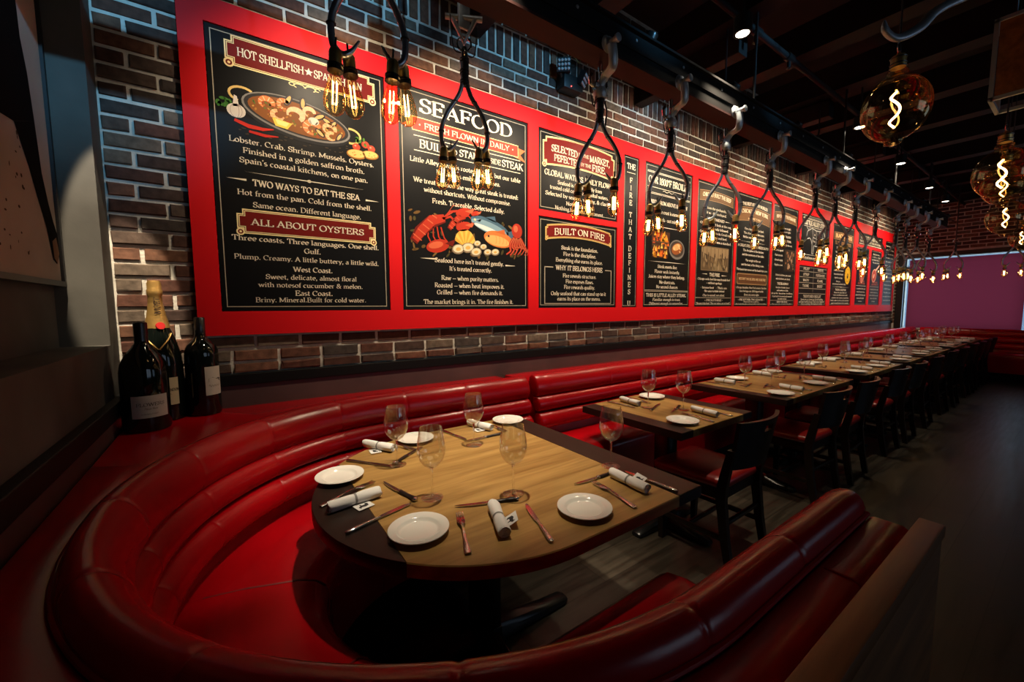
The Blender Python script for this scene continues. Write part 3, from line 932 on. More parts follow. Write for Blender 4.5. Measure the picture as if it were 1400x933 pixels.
# snap the two samples nearest the corners onto them
for cpt in ((X0, Y1), (X0, Y0)):
    i = min(range(len(outer)), key=lambda k: (outer[k].x - cpt[0]) ** 2 + (outer[k].y - cpt[1]) ** 2)
    outer[i] = Vector((cpt[0], cpt[1], 0))
rows = []
for q, e in zip(inner, outer):
    d = (e - q); Ln = max(d.length, 1e-4); d = d / Ln
    w = min(.014, Ln * .25)
    ring = [q + Vector((0, 0, .60)), q + Vector((0, 0, .872)), q + d * w * .4 + Vector((0, 0, .882)), q + d * w + Vector((0, 0, .886)),
            e - d * w + Vector((0, 0, .886)), e - d * w * .3 + Vector((0, 0, .880)), e + Vector((0, 0, .868)), e + Vector((0, 0, .60))]
    rows.append([tuple(v) for v in ring])
mb.grid(rows)
mb.build('top_panel', 'leather', booth, angle=35)
# seams across the flat top behind the booth's free arm
for xs_ in (.36, .93):
    MB().tube([(xs_, .268, .8865), (xs_ , .225, .8865), (xs_, .209, .881)], .003, 6).build('piping', 'leather', booth)
# walnut cap strip and back panel on the aisle side
MB().box(XL + .02, 1.315, .160, .205, .868, .898, bevel=.004).build('cap_strip', 'walnut', booth)
mb = MB().box(XL + .02, 1.312, .164, .200, .0, .868, bevel=.003)
mb.build('back_panel', 'walnut', booth)
MB().box(1.262, 1.30, .205, .40, .10, .80, bevel=.012).build('end_panel', 'leather', booth)
sweep(MB(), *upath(1.6, 1.15, BX, BY, BR, .06), [(.09, .0), (.09, .16), (.40, .16), (.40, .0)], (), 0, 0).build('plinth', 'black_paint', booth)

# -- long wall banquette
lb = thing('long_banquette', 'long red channel-backed banquette running along the brick wall', 'banquette', (6.8, 2.3, 0))
seams = [.72 * k for k in range(1, 14)]
A, B = (1.685, 2.155, 0), (11.90, 2.155, 0)
ps, tt = straight(A, B, (0, -1, 0), .12, seams)
sweep(MB(), ps, tt, PROF_ROLL, seams, .07, .02).build('back_roll', 'leather', lb, angle=60)
sweep(MB(), ps, tt, PROF_MID, seams, .06, .02).build('back_channel', 'leather', lb, angle=60)
sweep(MB(), ps, tt, PROF_LOW, seams, .06, .02).build('back_channel', 'leather', lb, angle=60)
sweep(MB(), ps, tt, PROF_BACK, (), 0, 0).build('back_shell', 'leather', lb, angle=40)
mb = MB().box(1.685, 11.93, 2.228, YB - .02, .60, .886, bevel=.012)
mb.build('top_panel', 'leather', lb)
# the seat comes as separate cushions
edges = [1.685, 2.62, 4.05, 5.35, 6.65, 7.95, 9.3, 10.6, 11.40]
for a, b in zip(edges[:-1], edges[1:]):
    p_, t_ = straight((a + .022, 2.155, 0), (b - .022, 2.155, 0), (0, -1, 0), .1)
    sweep(MB(), p_, t_, prof_seat(.385), (), 0, .02).build('seat_cushion', 'leather', lb, angle=50)
MB().box(1.68, 11.4, 1.86, 2.2, 0, .16).build('plinth', 'black_paint', lb)

# -- banquette under the far window
eb = thing('window_banquette', 'dark red banquette under the plum blind at the far end', 'banquette', (11.7, .9, 0))
ps, tt = straight((11.70, 2.02, 0), (11.70, -.6, 0), (-1, 0, 0), .12, [.7, 1.4, 2.1])
sm = [.7, 1.4, 2.1]
sweep(MB(), ps, tt, PROF_ROLL, sm, .07, .02).build('back_roll', 'leather', eb, angle=60)
sweep(MB(), ps, tt, PROF_MID, sm, .06, .02).build('back_channel', 'leather', eb, angle=60)
sweep(MB(), ps, tt, PROF_LOW, sm, .06, .02).build('back_channel', 'leather', eb, angle=60)
sweep(MB(), ps, tt, PROF_BACK, (), 0, 0).build('back_shell', 'leather', eb, angle=40)
MB().box(11.762, XR - .035, -.6, 2.02, .60, .886, bevel=.012).build('top_panel', 'leather', eb)
p_, t_ = straight((11.70, 1.70, 0), (11.70, -.6, 0), (-1, 0, 0), .1)
sweep(MB(), p_, t_, prof_seat(.385), (), 0, .02).build('seat_cushion', 'leather', eb, angle=50)
MB().box(11.40, 11.75, -.6, 1.75, 0, .16).build('plinth', 'black_paint', eb)

# ================================================================== THE MENU WALL
FY0, FY1, BFACE = 2.513, 2.536, 2.520
RX0, RX1, RZ0, RZ1 = -0.135, 11.84, 1.262, 2.885
BO = {'b1': (-.035, .825, 1.384, 2.77), 'b2': (.906, 1.905, 1.384, 2.77), 'b3': (2.005, 2.915, 2.157, 2.77), 'b4': (2.005, 2.915, 1.389, 2.108),
      'b5': (2.995, 3.205, 1.389, 2.77), 'b6': (3.30, 4.09, 1.389, 2.77), 'b7': (4.19, 5.00, 1.389, 2.76), 'b8': (5.045, 5.95, 1.389, 2.76),
      'b9': (6.00, 6.78, 1.389, 2.755), 'b10': (6.90, 8.00, 2.063, 2.745), 'b11': (6.90, 8.00, 1.389, 1.992), 'b12': (8.155, 9.17, 1.389, 2.74),
      'b13': (9.38, 10.85, 2.50, 2.72), 'b14': (9.38, 10.05, 1.395, 2.455), 'b15': (10.17, 10.85, 1.395, 2.455), 'b16': (11.05, 11.75, 1.395, 2.70)}
fr = thing('board_frame', 'long bright red frame holding the black menu boards on the brick wall', 'frame', (5.8, 2.52, RZ0))
cols = [('b1',), ('b2',), ('b3', 'b4'), ('b5',), ('b6',), ('b7',), ('b8',), ('b9',), ('b10', 'b11'), ('b12',), ('b13', 'b14', 'b15'), ('b16',)]
ZT_, ZB_ = 2.77, 1.384
def bar(name, x0, x1, z0, z1): MB().box(x0, x1, FY0, FY1, z0, z1).build(name, 'red_frame', fr, smooth=False)
bar('top_rail', RX0, RX1, ZT_, RZ1); bar('bottom_rail', RX0, RX1, RZ0, ZB_)
xprev = RX0
for c in cols:
    x0 = min(BO[k][0] for k in c); x1 = max(BO[k][1] for k in c)
    top = max(BO[k][3] for k in c); bot = min(BO[k][2] for k in c)
    bar('stile', xprev, x0, ZB_, ZT_)
    if top < ZT_ - .001: bar('cross_bar', x0, x1, top, ZT_)
    if bot > ZB_ + .001: bar('cross_bar', x0, x1, ZB_, bot)
    xprev = x1
bar('stile', xprev, RX1, ZB_, ZT_)
bar('cross_bar', 2.005, 2.915, 2.108, 2.157); bar('cross_bar', 6.90, 8.0, 1.992, 2.063)
bar('cross_bar', 9.38, 10.85, 2.455, 2.50); bar('stile', 10.05, 10.17, 1.395, 2.455)

class Board:
    def __init__(self, key, label, border=True, bw=.004, inset=.022):
        x0, x1, z0, z1 = BO[key]
        self.w, self.h = x1 - x0, z1 - z0
        self.t = thing('menu_board', label, 'menu board', ((x0 + x1) / 2, BFACE, z0), group='menu boards in the red frame')
        g = .0015
        MB().box(x0 + g, x1 - g, BFACE, FY1 - .001, z0 + g, z1 - g, bevel=.0015, seg=1).build('panel', 'board_black', self.t, smooth=False)
        self.place = lambda u, v, h: (x0 + u, BFACE - h, z0 + v)
        self.parts = {}
        if border: self.p('border').frame(inset, inset, self.w - inset, self.h - inset, bw, (0.42, 0.36, 0.27))
    def p(self, name):
        if name not in self.parts: self.parts[name] = Printer(self.place, .0034 if name.endswith('_lettering') else .0012)
        return self.parts[name]
    def Y(self, f): return self.h * (1 - f)
    def T(self, s, f, cap, wf, cx=.5, part='lettering', **kw):
        self.p(part).text(s, self.w * cx, self.Y(f), cap, self.w * wf if wf else None, **kw)
    def lines(self, rows, cap, **kw):
        for s, f, wf in rows: self.T(s, f, cap, wf, **kw)
    def done(self):
        for n, p in self.parts.items():
            if p.mb.f: p.build(n, self.t)
        return self

def plaque(b, f0, f1, x0, x1, bend=0.0, fill=INK_RED, edge=GOLD_L, scroll=True, notch=.035, part='banner'):
    """a gold edged nameplate with notched corners and little scrolls"""
    p = b.p(part)
    w = b.w; ya, yb = b.Y(f1), b.Y(f0)
    xa, xb = x0 * w, x1 * w
    def outline(g, nt):
        n = 12; P = []
        def bd(x): return bend * (1 - ((x - w * .5) / (w * .5 * (x1 - x0))) ** 2)
        for i in range(n + 1):
            x = xa + g + nt + (xb - xa - 2 * g - 2 * nt) * i / n; P.append((x, ya + g + bd(x)))
        P += [(xb - g - nt, ya + g + nt + bd(xb - g - nt)), (xb - g, ya + g + nt + bd(xb - g)), (xb - g, yb - g - nt + bd(xb - g)), (xb - g - nt, yb - g - nt + bd(xb - g - nt))]
        for i in range(n + 1):
            x = xb - g - nt - (xb - xa - 2 * g - 2 * nt) * i / n; P.append((x, yb - g + bd(x)))
        P += [(xa + g + nt, yb - g - nt + bd(xa + g + nt)), (xa + g, yb - g - nt + bd(xa)), (xa + g, ya + g + nt + bd(xa)), (xa + g + nt, ya + g + nt + bd(xa + g + nt))]
        return P
    nt = notch * (yb - ya) / .09 * .6
    p.level(0).poly(outline(0, nt), edge)
    p.level(1).poly(outline(.006, nt), (0.05, 0.006, 0.005))
    p.level(2).poly(outline(.009, nt), edge)
    p.level(3).poly(outline(.0125, nt), fill)
    if scroll:
        for xx in (xa + nt * .55, xb - nt * .55):
            p.level(4).ellipse(xx, ya + nt * .35, nt * .75, nt * .75, edge, 14); p.level(5).ellipse(xx, ya + nt * .35, nt * .48, nt * .48, fill, 12)
            p.level(6).ellipse(xx, ya + nt * .35, nt * .22, nt * .22, edge, 10)
    p.level(0)

def shrimp(p, x, y, r, rot, c=(0.75, 0.30, 0.12)):
    P = []; W = []
    for i in range(13):
        a = rot + rad(-30 + 250 * i / 12)
        P.append((x + r * cos(a), y + r * .8 * sin(a))); W.append(r * (.30 + .55 * sin(pi * min(1, (i + 2) / 13))))
    p.level(4).stroke(P, [w * 1.25 for w in W], (0.30, 0.07, 0.03)); p.level(5).stroke(P, W, c)
    for i in range(2, 11, 2):
        q = P[i]; d = (q[0] - x, q[1] - y); L = math.hypot(*d)
        p.level(6).stroke([(q[0] - d[0] / L * W[i] * .45, q[1] - d[1] / L * W[i] * .45), (q[0] + d[0] / L * W[i] * .45, q[1] + d[1] / L * W[i] * .45)], r * .12, (0.85, 0.58, 0.35))
def mussel(p, x, y, r, rot):
    p.level(4).ellipse(x, y, r, r * .48, (0.035, 0.03, 0.04), 14, rot); p.level(5).ellipse(x, y, r * .78, r * .28, (0.66, 0.42, 0.16), 12, rot)

# ---- 1: hot shellfish
b = Board('b1', 'tall menu board at the left end with a paella pan picture and oyster text')
plaque(b, .018, .122, .09, .935, 0, notch=.03)
b.T('HOT SHELLFISH * SPANISH PAN', .070, .040, .70, bold=1.1, part='banner_lettering')
b.p('banner_lettering').lv = 0
b.lines([('Lobster. Crab. Shrimp. Mussels. Oysters.', .376, .83), ('Finished in a golden saffron broth.', .411, .70), ("Spain's coastal kitchens, on one pan.", .446, .74)], .0265)
b.T('TWO WAYS TO EAT THE SEA', .523, .032, .62, bold=1.25)
b.lines([('Hot from the pan. Cold from the shell.', .562, .78), ('Same ocean. Different language.', .603, .63)], .0265)
plaque(b, .622, .712, .10, .91, 0, notch=.03, part='oyster_banner')
b.T('ALL ABOUT OYSTERS', .667, .033, .66, part='oyster_banner_lettering', bold=1.1)
b.lines([('Three coasts. Three languages. One shell.', .728, .86)], .0255, bold=1.15)
b.T('Gulf.', .762, .0265, .10, bold=1.2); b.T('Plump. Creamy. A little buttery, a little wild.', .797, .0245, .85)
b.T('West Coast.', .836, .0265, .235, bold=1.2); b.lines([('Sweet, delicate, almost floral', .868, .54), ('with notesof cucumber & melon.', .899, .62)], .0245)
b.T('East Coast.', .930, .0265, .225, bold=1.2); b.T('Briny. Mineral.Built for cold water.', .957, .0245, .66)
p = b.p('rule'); p.rule(b.w * .5, b.Y(.487), .60, .005, CREAM, True)
p.dash(b.w * .06, b.w * .16, b.Y(.517), .010, CREAM); p.dash(b.w * .94, b.w * .85, b.Y(.529), .010, CREAM)
for s in (-1, 1): p.arc(b.w * .5 + s * .028, b.Y(.132), .026, .011, 200 if s > 0 else -20, -60 if s > 0 else 240, .005, GOLD_L); p.arc(b.w * .5 + s * .062, b.Y(.130), .014, .008, 0, 300, .004, GOLD_L)
q = b.p('paella_picture'); w, h = b.w, b.h
cx, cy = .46 * w, b.Y(.255)
rs = random.Random(5)
for k in range(46):   # scattered crumbs and smoke below the pan
    q.level(0).ellipse(rs.uniform(.14, .9) * w, cy - rs.uniform(.085, .135), rs.uniform(.004, .012), .003, (0.05, 0.035, 0.022), 7)
q.arc(cx - .255, cy + .055, .055, .035, 40, 250, .011, GOLD, 12); q.arc(cx + .262, cy - .03, .055, .04, -100, 100, .011, GOLD, 12)
q.level(0).ellipse(cx, cy - .014, .262, .100, (0.018, 0.018, 0.02), 36, -.12); q.level(1).ellipse(cx, cy, .262, .096, (0.20, 0.19, 0.18), 36, -.12)
q.level(2).ellipse(cx, cy + .002, .252, .088, (0.03, 0.028, 0.028), 36, -.12); q.level(3).ellipse(cx, cy, .235, .078, (0.22, 0.075, 0.018), 32, -.12)
for k in range(120):
    a, r = rs.uniform(0, 2 * pi), math.sqrt(rs.random())
    q.level(4).ellipse(cx + .225 * r * cos(a), cy + .072 * r * sin(a) - .12 * .225 * r * cos(a), rs.uniform(.004, .009), rs.uniform(.003, .006),
                       rs.choice([(0.42, 0.17, 0.03), (0.34, 0.06, 0.02), (0.52, 0.30, 0.07), (0.10, 0.16, 0.03)]), 7, rs.uniform(0, 3))
for x, y, r, a in ((-.15, .04, .030, .3), (-.07, .055, .026, 1.2), (-.02, .015, .036, -.4), (.065, -.035, .038, .9), (.15, -.02, .030, .2), (-.10, -.005, .027, 2.2), (.16, -.055, .024, 1.6), (.05, .045, .026, .5)):
    shrimp(q, cx + x, cy + y, r, a, rs.choice([(0.78, 0.40, 0.18), (0.80, 0.52, 0.30), (0.70, 0.22, 0.07)]))
for x, y, r, a in ((-.05, .083, .034, 1.1), (.02, .085, .034, 1.5), (.10, .035, .034, .5), (.14, .02, .03, -.5), (.17, .01, .028, .9), (.10, -.05, .03, -.7), (.2, -.05, .026, 1.0)): mussel(q, cx + x, cy + y, r, a)
q.level(6).poly([(cx - .13, cy - .02), (cx - .115, cy - .062), (cx - .06, cy - .068), (cx - .035, cy - .035)], (0.85, 0.55, 0.08)); q.level(7).poly([(cx - .115, cy - .027), (cx - .105, cy - .052), (cx - .065, cy - .057), (cx - .05, cy - .036)], (0.88, 0.72, 0.25))
q.level(6).ellipse(cx + .07, cy + .005, .028, .02, (0.62, 0.60, 0.50), 12); 
gx, gy = .13 * w, cy - .01
q.level(4).ellipse(gx, gy - .02, .040, .034, (0.62, 0.56, 0.50), 18); q.poly([(gx - .014, gy), (gx + .014, gy), (gx + .006, gy + .05), (gx - .006, gy + .055)], (0.62, 0.56, 0.50))
for k in (-1, 0, 1): q.level(5).arc(gx, gy - .02, .012 + .013 * abs(k), .034, 90, 270 if k < 0 else -90, .002, (0.30, 0.22, 0.20), 8)
for k in range(9): q.level(3).ellipse(gx - .05 + rs.uniform(-.03, .03), gy + .01 + rs.uniform(-.02, .02), .014, .008, (0.05, 0.16, 0.03), 8, rs.uniform(0, 3))
q.level(4).stroke([(gx - .01, gy - .065), (gx + .05, gy - .083), (gx + .11, gy - .085), (gx + .16, gy - .075)], [.014, .020, .016, .004], (0.50, 0.025, 0.012)); q.stroke([(gx + .05, gy - .108), (gx + .12, gy - .115), (gx + .18, gy - .108)], [.012, .015, .004], (0.45, 0.02, 0.012))
for x, y in ((.80, -.068), (.90, -.062), (.86, -.045)): q.level(4).ellipse(x * w, cy + y - .015, .022, .020, (0.48, 0.06, 0.03), 12); q.level(5).ellipse(x * w - .005, cy + y - .009, .006, .005, (0.7, 0.3, 0.2), 7)
for k in range(7): q.level(5).ellipse(.84 * w + rs.uniform(-.03, .03), cy - .045 + rs.uniform(-.02, .02), .012, .007, (0.07, 0.18, 0.03), 8, rs.uniform(0, 3))
for x, y, r in ((.80, -.125, .056), (.89, -.115, .05)):
    q.level(6).ellipse(x * w, cy + y, r, r * .5, (0.30, 0.13, 0.03), 20, .05); q.level(7).ellipse(x * w, cy + y + .003, r * .88, r * .40, (0.72, 0.44, 0.14), 18, .05)
    for k in range(6): q.level(8).ellipse(x * w + rs.uniform(-.03, .03), cy + y + rs.uniform(-.01, .012), .005, .003, (0.45, 0.20, 0.05), 6)
b.done()

# ---- 2: seafood
b = Board('b2', 'menu board headed SEAFOOD with a lobster, fish and octopus picture')
w = b.w
b.T('SEAFOOD', .068, .085, .72, bold=1.25)
q = b.p('ribbon')
RB = (0.36, 0.035, 0.022)
ya, yb = b.Y(.185), b.Y(.128)
q.level(0).poly([(.02 * w, ya + .02), (.13 * w, ya + .005), (.13 * w, yb - .005), (.04 * w, yb + .012), (.075 * w, (ya + yb) / 2 + .012)], (0.50, 0.10, 0.04))
q.poly([(.98 * w, ya - .035), (.87 * w, ya - .01), (.87 * w, yb - .015), (.975 * w, yb - .03), (.93 * w, (ya + yb) / 2 - .028)], (0.55, 0.13, 0.05))
q.level(1).poly([(.09 * w, ya), (.91 * w, ya - .01), (.91 * w, yb - .004), (.09 * w, yb + .006)], GOLD_L); q.level(2).poly([(.093 * w, ya + .004), (.907 * w, ya - .006), (.907 * w, yb - .008), (.093 * w, yb + .002)], RB)
q = b.p('ribbon_lettering'); q.text('FRESH FLOWN IN DAILY', w * .5, b.Y(.158), .036, w * .66, bold=1.1); q.ellipse(.14 * w, b.Y(.157), .005, .005, CREAM, 8); q.ellipse(.86 * w, b.Y(.159), .005, .005, CREAM, 8)
q = b.p('rule'); q.rect(.10 * w, b.Y(.2085), .93 * w, b.Y(.2055), CREAM); q.rect(.10 * w, b.Y(.2735), .93 * w, b.Y(.2705), CREAM); q.ellipse(.55 * w, b.Y(.207), .012, .008, CREAM, 8); q.ellipse(.55 * w, b.Y(.272), .012, .008, CREAM, 8)
b.T('BUILT', .239, .050, .20, cx=.235, bold=1.25); b.T('TO', .243, .030, .06, cx=.375, bold=1.1); b.T('STAND', .239, .045, .19, cx=.515, bold=1.25); b.T('BESIDE', .241, .034, .14, cx=.685, bold=1.1); b.T('STEAK', .239, .048, .19, cx=.86, bold=1.25)
b.lines([('Little Alley Steak is rooted in beef, but our table', .312, .86), ('has always embraced the sea.', .352, .50), ('We treat seafood the way great steak is treated:', .402, .82),
         ('without shortcuts. Without compromise.', .440, .68), ('Fresh. Traceable. Selected daily.', .487, .57)], .030, bold=1.1)
b.lines([("Seafood here isn't treated gently.", .762, .55), ("It's treated correctly.", .799, .34), ('Raw \u2014 when purity matters.', .846, .46), ('Roasted \u2014 when heat improves it.', .882, .56),
         ('Grilled \u2014 when fire demands it.', .916, .53), ('The market brings it in. The fire finishes it.', .962, .72)], .029, bold=1.1)
q = b.p('rule'); q.dash(.12 * w, .24 * w, b.Y(.758), .010, CREAM); q.dash(.88 * w, .79 * w, b.Y(.768), .010, CREAM)
q = b.p('seafood_picture'); cy = b.Y(.62)
rs = random.Random(9)
for k in range(60):
    x = rs.uniform(.06, .95) * w; q.level(0).ellipse(x, cy + rs.choice([-.13, .12, -.1, 0]) * rs.uniform(.6, 1.1) - .02, rs.uniform(.014, .03), rs.uniform(.006, .012), rs.choice([(0.11, 0.06, 0.02), (0.16, 0.09, 0.03), (0.06, 0.05, 0.02)]), 8, rs.uniform(0, 3))
LOB, LOBD, LOBL = (0.34, 0.028, 0.014), (0.11, 0.010, 0.007), (0.50, 0.10, 0.045)
def lobster(x, y, k, fl=1):
    X = lambda a: x + a * k * fl
    q.level(1).stroke([(X(-.14), y - .10 * k), (X(-.10), y - .04 * k), (X(-.02), y + .03 * k), (X(.06), y + .055 * k)], [.05 * k, .07 * k, .075 * k, .05 * k], LOBD)
    q.level(2).stroke([(X(-.13), y - .09 * k), (X(-.09), y - .035 * k), (X(-.02), y + .035 * k), (X(.06), y + .058 * k)], [.04 * k, .055 * k, .06 * k, .04 * k], LOB)
    for i in range(5): q.level(3).stroke([(X(-.14 + .03 * i), y - (.055 - .03 * i) * k), (X(-.09 + .025 * i), y - (.09 - .035 * i) * k)], .006 * k, LOBL)
    for s in (0, 1):
        q.level(2).stroke([(X(.05), y + .05 * k), (X(.10), y + (.07 + .03 * s) * k), (X(.15), y + (.03 + .08 * s) * k)], .014 * k, LOB)
        q.level(3).ellipse(X(.19), y + (.02 + .085 * s) * k, .055 * k, .028 * k, LOB, 14, .3 * fl); q.level(4).poly([(X(.20), y + (.03 + .085 * s) * k), (X(.27), y + (.055 + .085 * s) * k), (X(.25), y + (.02 + .085 * s) * k)], LOBL)
    for i in range(4): q.level(1).stroke([(X(-.04 + .025 * i), y + .0 * k), (X(-.05 + .035 * i), y - .06 * k), (X(-.03 + .04 * i), y - .10 * k)], .008 * k, LOB)
    for s in (-1, 1): q.level(1).stroke([(X(.06), y + .06 * k), (X(.12), y + (.12 + .02 * s) * k), (X(.2), y + (.13 + .02 * s) * k)], .003, LOBL)
lobster(.235 * w, cy + .02, 1.1)
q.level(3).ellipse(.25 * w, cy - .105, .085, .042, LOB, 18, .25); q.level(4).ellipse(.235 * w, cy - .10, .055, .022, LOBL, 14, .25); q.level(4).poly([(.30 * w, cy - .085), (.38 * w, cy - .05), (.36 * w, cy - .10)], LOBD)
lobster(.42 * w, cy + .075, .62)
sx, sy = .455 * w, cy - .035
fan = [(sx + .085 * sin(a), sy - .05 + .11 * cos(a)) for a in [rad(-75 + 15 * i) for i in range(11)]]
q.level(3)
for i in range(10): q.poly([(sx, sy - .065), fan[i], fan[i + 1]], (0.66, 0.40, 0.08) if i % 2 else (0.50, 0.27, 0.04))
FB, FBD = (0.16, 0.26, 0.33), (0.05, 0.10, 0.15)
fx, fy = .66 * w, cy + .065
q.level(3).ellipse(fx, fy, .165, .052, FBD, 26, -.25); q.level(4).ellipse(fx - .005, fy - .01, .155, .038, FB, 24, -.25); q.level(5).ellipse(fx - .02, fy - .022, .12, .016, (0.50, 0.55, 0.55), 20, -.25)
q.level(3).poly([(fx + .13, fy - .03), (fx + .21, fy - .01), (fx + .19, fy - .09)], FBD); q.level(5).ellipse(fx - .125, fy + .035, .008, .008, (0.7, 0.6, 0.3), 8); q.level(3).poly([(fx - .05, fy + .06), (fx + .04, fy + .075), (fx + .05, fy + .03)], FBD)
fx, fy = .73 * w, cy - .02
q.level(6).ellipse(fx, fy, .125, .058, (0.50, 0.15, 0.04), 24, -.12); q.level(7).ellipse(fx - .01, fy - .012, .105, .036, (0.72, 0.33, 0.11), 20, -.12); q.level(6).poly([(fx + .10, fy - .01), (fx + .17, fy + .03), (fx + .16, fy - .07)], (0.50, 0.15, 0.04))
q.level(8).ellipse(fx - .085, fy + .016, .009, .009, (0.05, 0.03, 0.02), 8); q.poly([(fx - .03, fy + .05), (fx + .05, fy + .075), (fx + .06, fy + .035)], (0.42, 0.10, 0.03))
for i in range(5): q.level(8).arc(fx - .03 + .03 * i, fy - .005, .012, .03, 70, -70, .0025, (0.45, 0.13, 0.03), 5)
OC, OCL = (0.32, 0.028, 0.016), (0.52, 0.11, 0.055)
ox, oy = .895 * w, cy + .055
q.level(9).ellipse(ox, oy, .048, .055, OC, 18); q.level(10).ellipse(ox - .012, oy + .015, .02, .025, OCL, 12)
for i in range(7):
    a = -2.6 + .36 * i
    P = [(ox + .03 * cos(a), oy - .04 + .02 * sin(a)), (ox + .075 * cos(a), oy - .09 + .03 * sin(a)), (ox + .10 * cos(a + .4), oy - .13 + .02 * sin(a * 3)), (ox + .13 * cos(a + .2), oy - .15 - .03 * sin(a * 2)), (ox + .10 * cos(a), oy - .175)]
    q.level(9).stroke([tuple(v)[:2] for v in catmull([(x_, y_, 0) for x_, y_ in P], 4)], [.024 - .00115 * k for k in range(17)], OC)
    q.level(10).stroke([tuple(v)[:2] for v in catmull([(x_, y_, 0) for x_, y_ in P], 4)], [.007 - .00035 * k for k in range(17)], OCL)
for x, y, r in ((.40, -.115, .05), (.475, -.10, .052), (.54, -.125, .046), (.60, -.085, .03), (.635, -.12, .034), (.70, -.115, .036), (.55, -.065, .03)):
    q.level(9).ellipse(x * w, cy + y, r, r * .68, (0.20, 0.15, 0.10), 16, .2); q.level(10).ellipse(x * w, cy + y + .003, r * .82, r * .52, (0.62, 0.52, 0.36), 14, .2); q.level(11).ellipse(x * w, cy + y, r * .4, r * .25, (0.55, 0.33, 0.10), 10, .2)
b.done()

# ---- 3 and 4: selected by the market / built on fire
b = Board('b3', 'small upper menu board with a red SELECTED BY THE MARKET plaque')
plaque(b, .085, .44, .05, .95, .03, notch=.02)
b.T('SELECTED', .205, .050, .31, cx=.30, bold=1.2, part='banner_lettering', bend=.006); b.T('BY THE', .195, .026, .13, cx=.53, bold=1.0, part='banner_lettering'); b.T('MARKET,', .21, .052, .27, cx=.745, bold=1.2, part='banner_lettering', bend=.004)
b.T('PEFECTED', .318, .050, .31, cx=.33, bold=1.2, part='banner_lettering', bend=.004); b.T('BY THE', .313, .026, .13, cx=.56, bold=1.0, part='banner_lettering'); b.T('FIRE.', .32, .052, .19, cx=.735, bold=1.2, part='banner_lettering')
b.p('banner_lettering'); 
b.T('GLOBAL WATERS, DAILY FLOWN', .515, .042, .86, bold=1.25)
b.lines([('Seafood is flown in daily from', .615, .56), ('trusted cold coastal and global waters.', .69, .74), ('Selected by season, variety, & clarity.', .775, .84), ('Nothing rushed.', .865, .36), ('Nothing held past its moment.', .94, .62)], .030, bold=1.2)
b.done()
b = Board('b4', 'small lower menu board headed BUILT ON FIRE with a boxed list')
plaque(b, .085, .245, .08, .92, .035, notch=.02, edge=GOLD)
b.T('BUILT ON FIRE', .15, .050, .64, bold=1.2, part='banner_lettering', bend=.018)
b.lines([('Steak is the foundation.', .315, .47), ('Fire is the discipline.', .385, .42), ('Everything else earns its place.', .455, .60)], .030, bold=1.2)
b.T('WHY IT BELONGS HERE', .543, .038, .60, bold=1.25)
q = b.p('rule'); w = b.w
for a0, a1 in ((.07, .17), (.84, .93)): q.rect(a0 * w, b.Y(.548), a1 * w, b.Y(.538), (0.42, 0.36, 0.27))
q.rect(.07 * w, b.Y(.955), .078 * w, b.Y(.538), (0.42, 0.36, 0.27)); q.rect(.922 * w, b.Y(.955), .93 * w, b.Y(.538), (0.42, 0.36, 0.27)); q.rect(.07 * w, b.Y(.955), .93 * w, b.Y(.947), (0.42, 0.36, 0.27))
b.lines([('Fire reveals structure.', .63, .43), ('Fire exposes flaws.', .695, .36), ('Fire rewards quality.', .76, .40), ('Only seafood that can stand up to it', .835, .71), ('earns its place on the menu.', .895, .56)], .030, bold=1.2)
b.done()
# ---- 5: the narrow one
b = Board('b5', 'very narrow menu board with one vertical column of stacked letters', inset=.014)
b.T('THE', .065, .048, .56, bold=1.3)
b.p('rule').rect(.22 * b.w, b.Y(.108), .78 * b.w, b.Y(.105), CREAM)
f = .155
for ch in 'FIRE THAT DEFINES US':
    if ch == ' ': f += .030; continue
    b.T(ch, f, .045, None, bold=1.25); f += .0485
b.done()
# ---- 6: the broiler
b = Board('b6', 'menu board about the 1800 degree broiler with an orange fire picture')
w = b.w; q = b.p('rule')
for f in (.052, .060): q.rect(.05 * w, b.Y(f + .0015), .95 * w, b.Y(f - .0015), CREAM)
b.T('OUR 1800\u00b0F BROILER', .108, .062, .86, bold=1.3)
for f in (.158, .195, .203): q.rect(.05 * w, b.Y(f + .0015), .95 * w, b.Y(f - .0015), CREAM)
q.stroke([(w * (.36 + .02 * i), b.Y(.172) + .006 * sin(i * 1.2)) for i in range(15)], .004, CREAM)
b.T('1800\u00b0F FROM ABOVE & BELOW', .256, .036, .80, bold=1.25)
b.lines([('Where crust is earned in', .318, .60), ('seconds - not minutes.', .372, .56)], .034, bold=1.2)
for f in (.425, .672): q.rule(w * .5, b.Y(f), .85 * w, .006, CREAM)
q = b.p('fire_picture'); rs = random.Random(3); cy = b.Y(.55)
q.level(0).poly([(.17 * w, cy - .13), (.50 * w, cy - .13), (.53 * w, cy + .13), (.15 * w, cy + .13)], (0.05, 0.020, 0.012))
for k in range(60):
    x = rs.uniform(.19, .5) * w; y = cy + rs.choice([-1, 1]) * rs.uniform(.012, .11)
    q.level(1 + k % 3).poly([(x - .018, y - .02), (x + .018, y - .02), (x + rs.uniform(-.015, .015), y + rs.uniform(.015, .05))], rs.choice([(0.60, 0.13, 0.015), (0.75, 0.30, 0.03), (0.85, 0.50, 0.10), (0.35, 0.05, 0.01)]))
q.level(5).rect(.15 * w, cy + .02, .53 * w, cy + .032, (0.06, 0.04, 0.03)); q.rect(.17 * w, cy - .012, .52 * w, cy - .004, (0.08, 0.05, 0.03))
q.level(4).ellipse(.69 * w, cy - .03, .135, .10, (0.16, 0.15, 0.14), 26); q.level(5).ellipse(.69 * w, cy - .025, .118, .082, (0.05, 0.035, 0.03), 24)
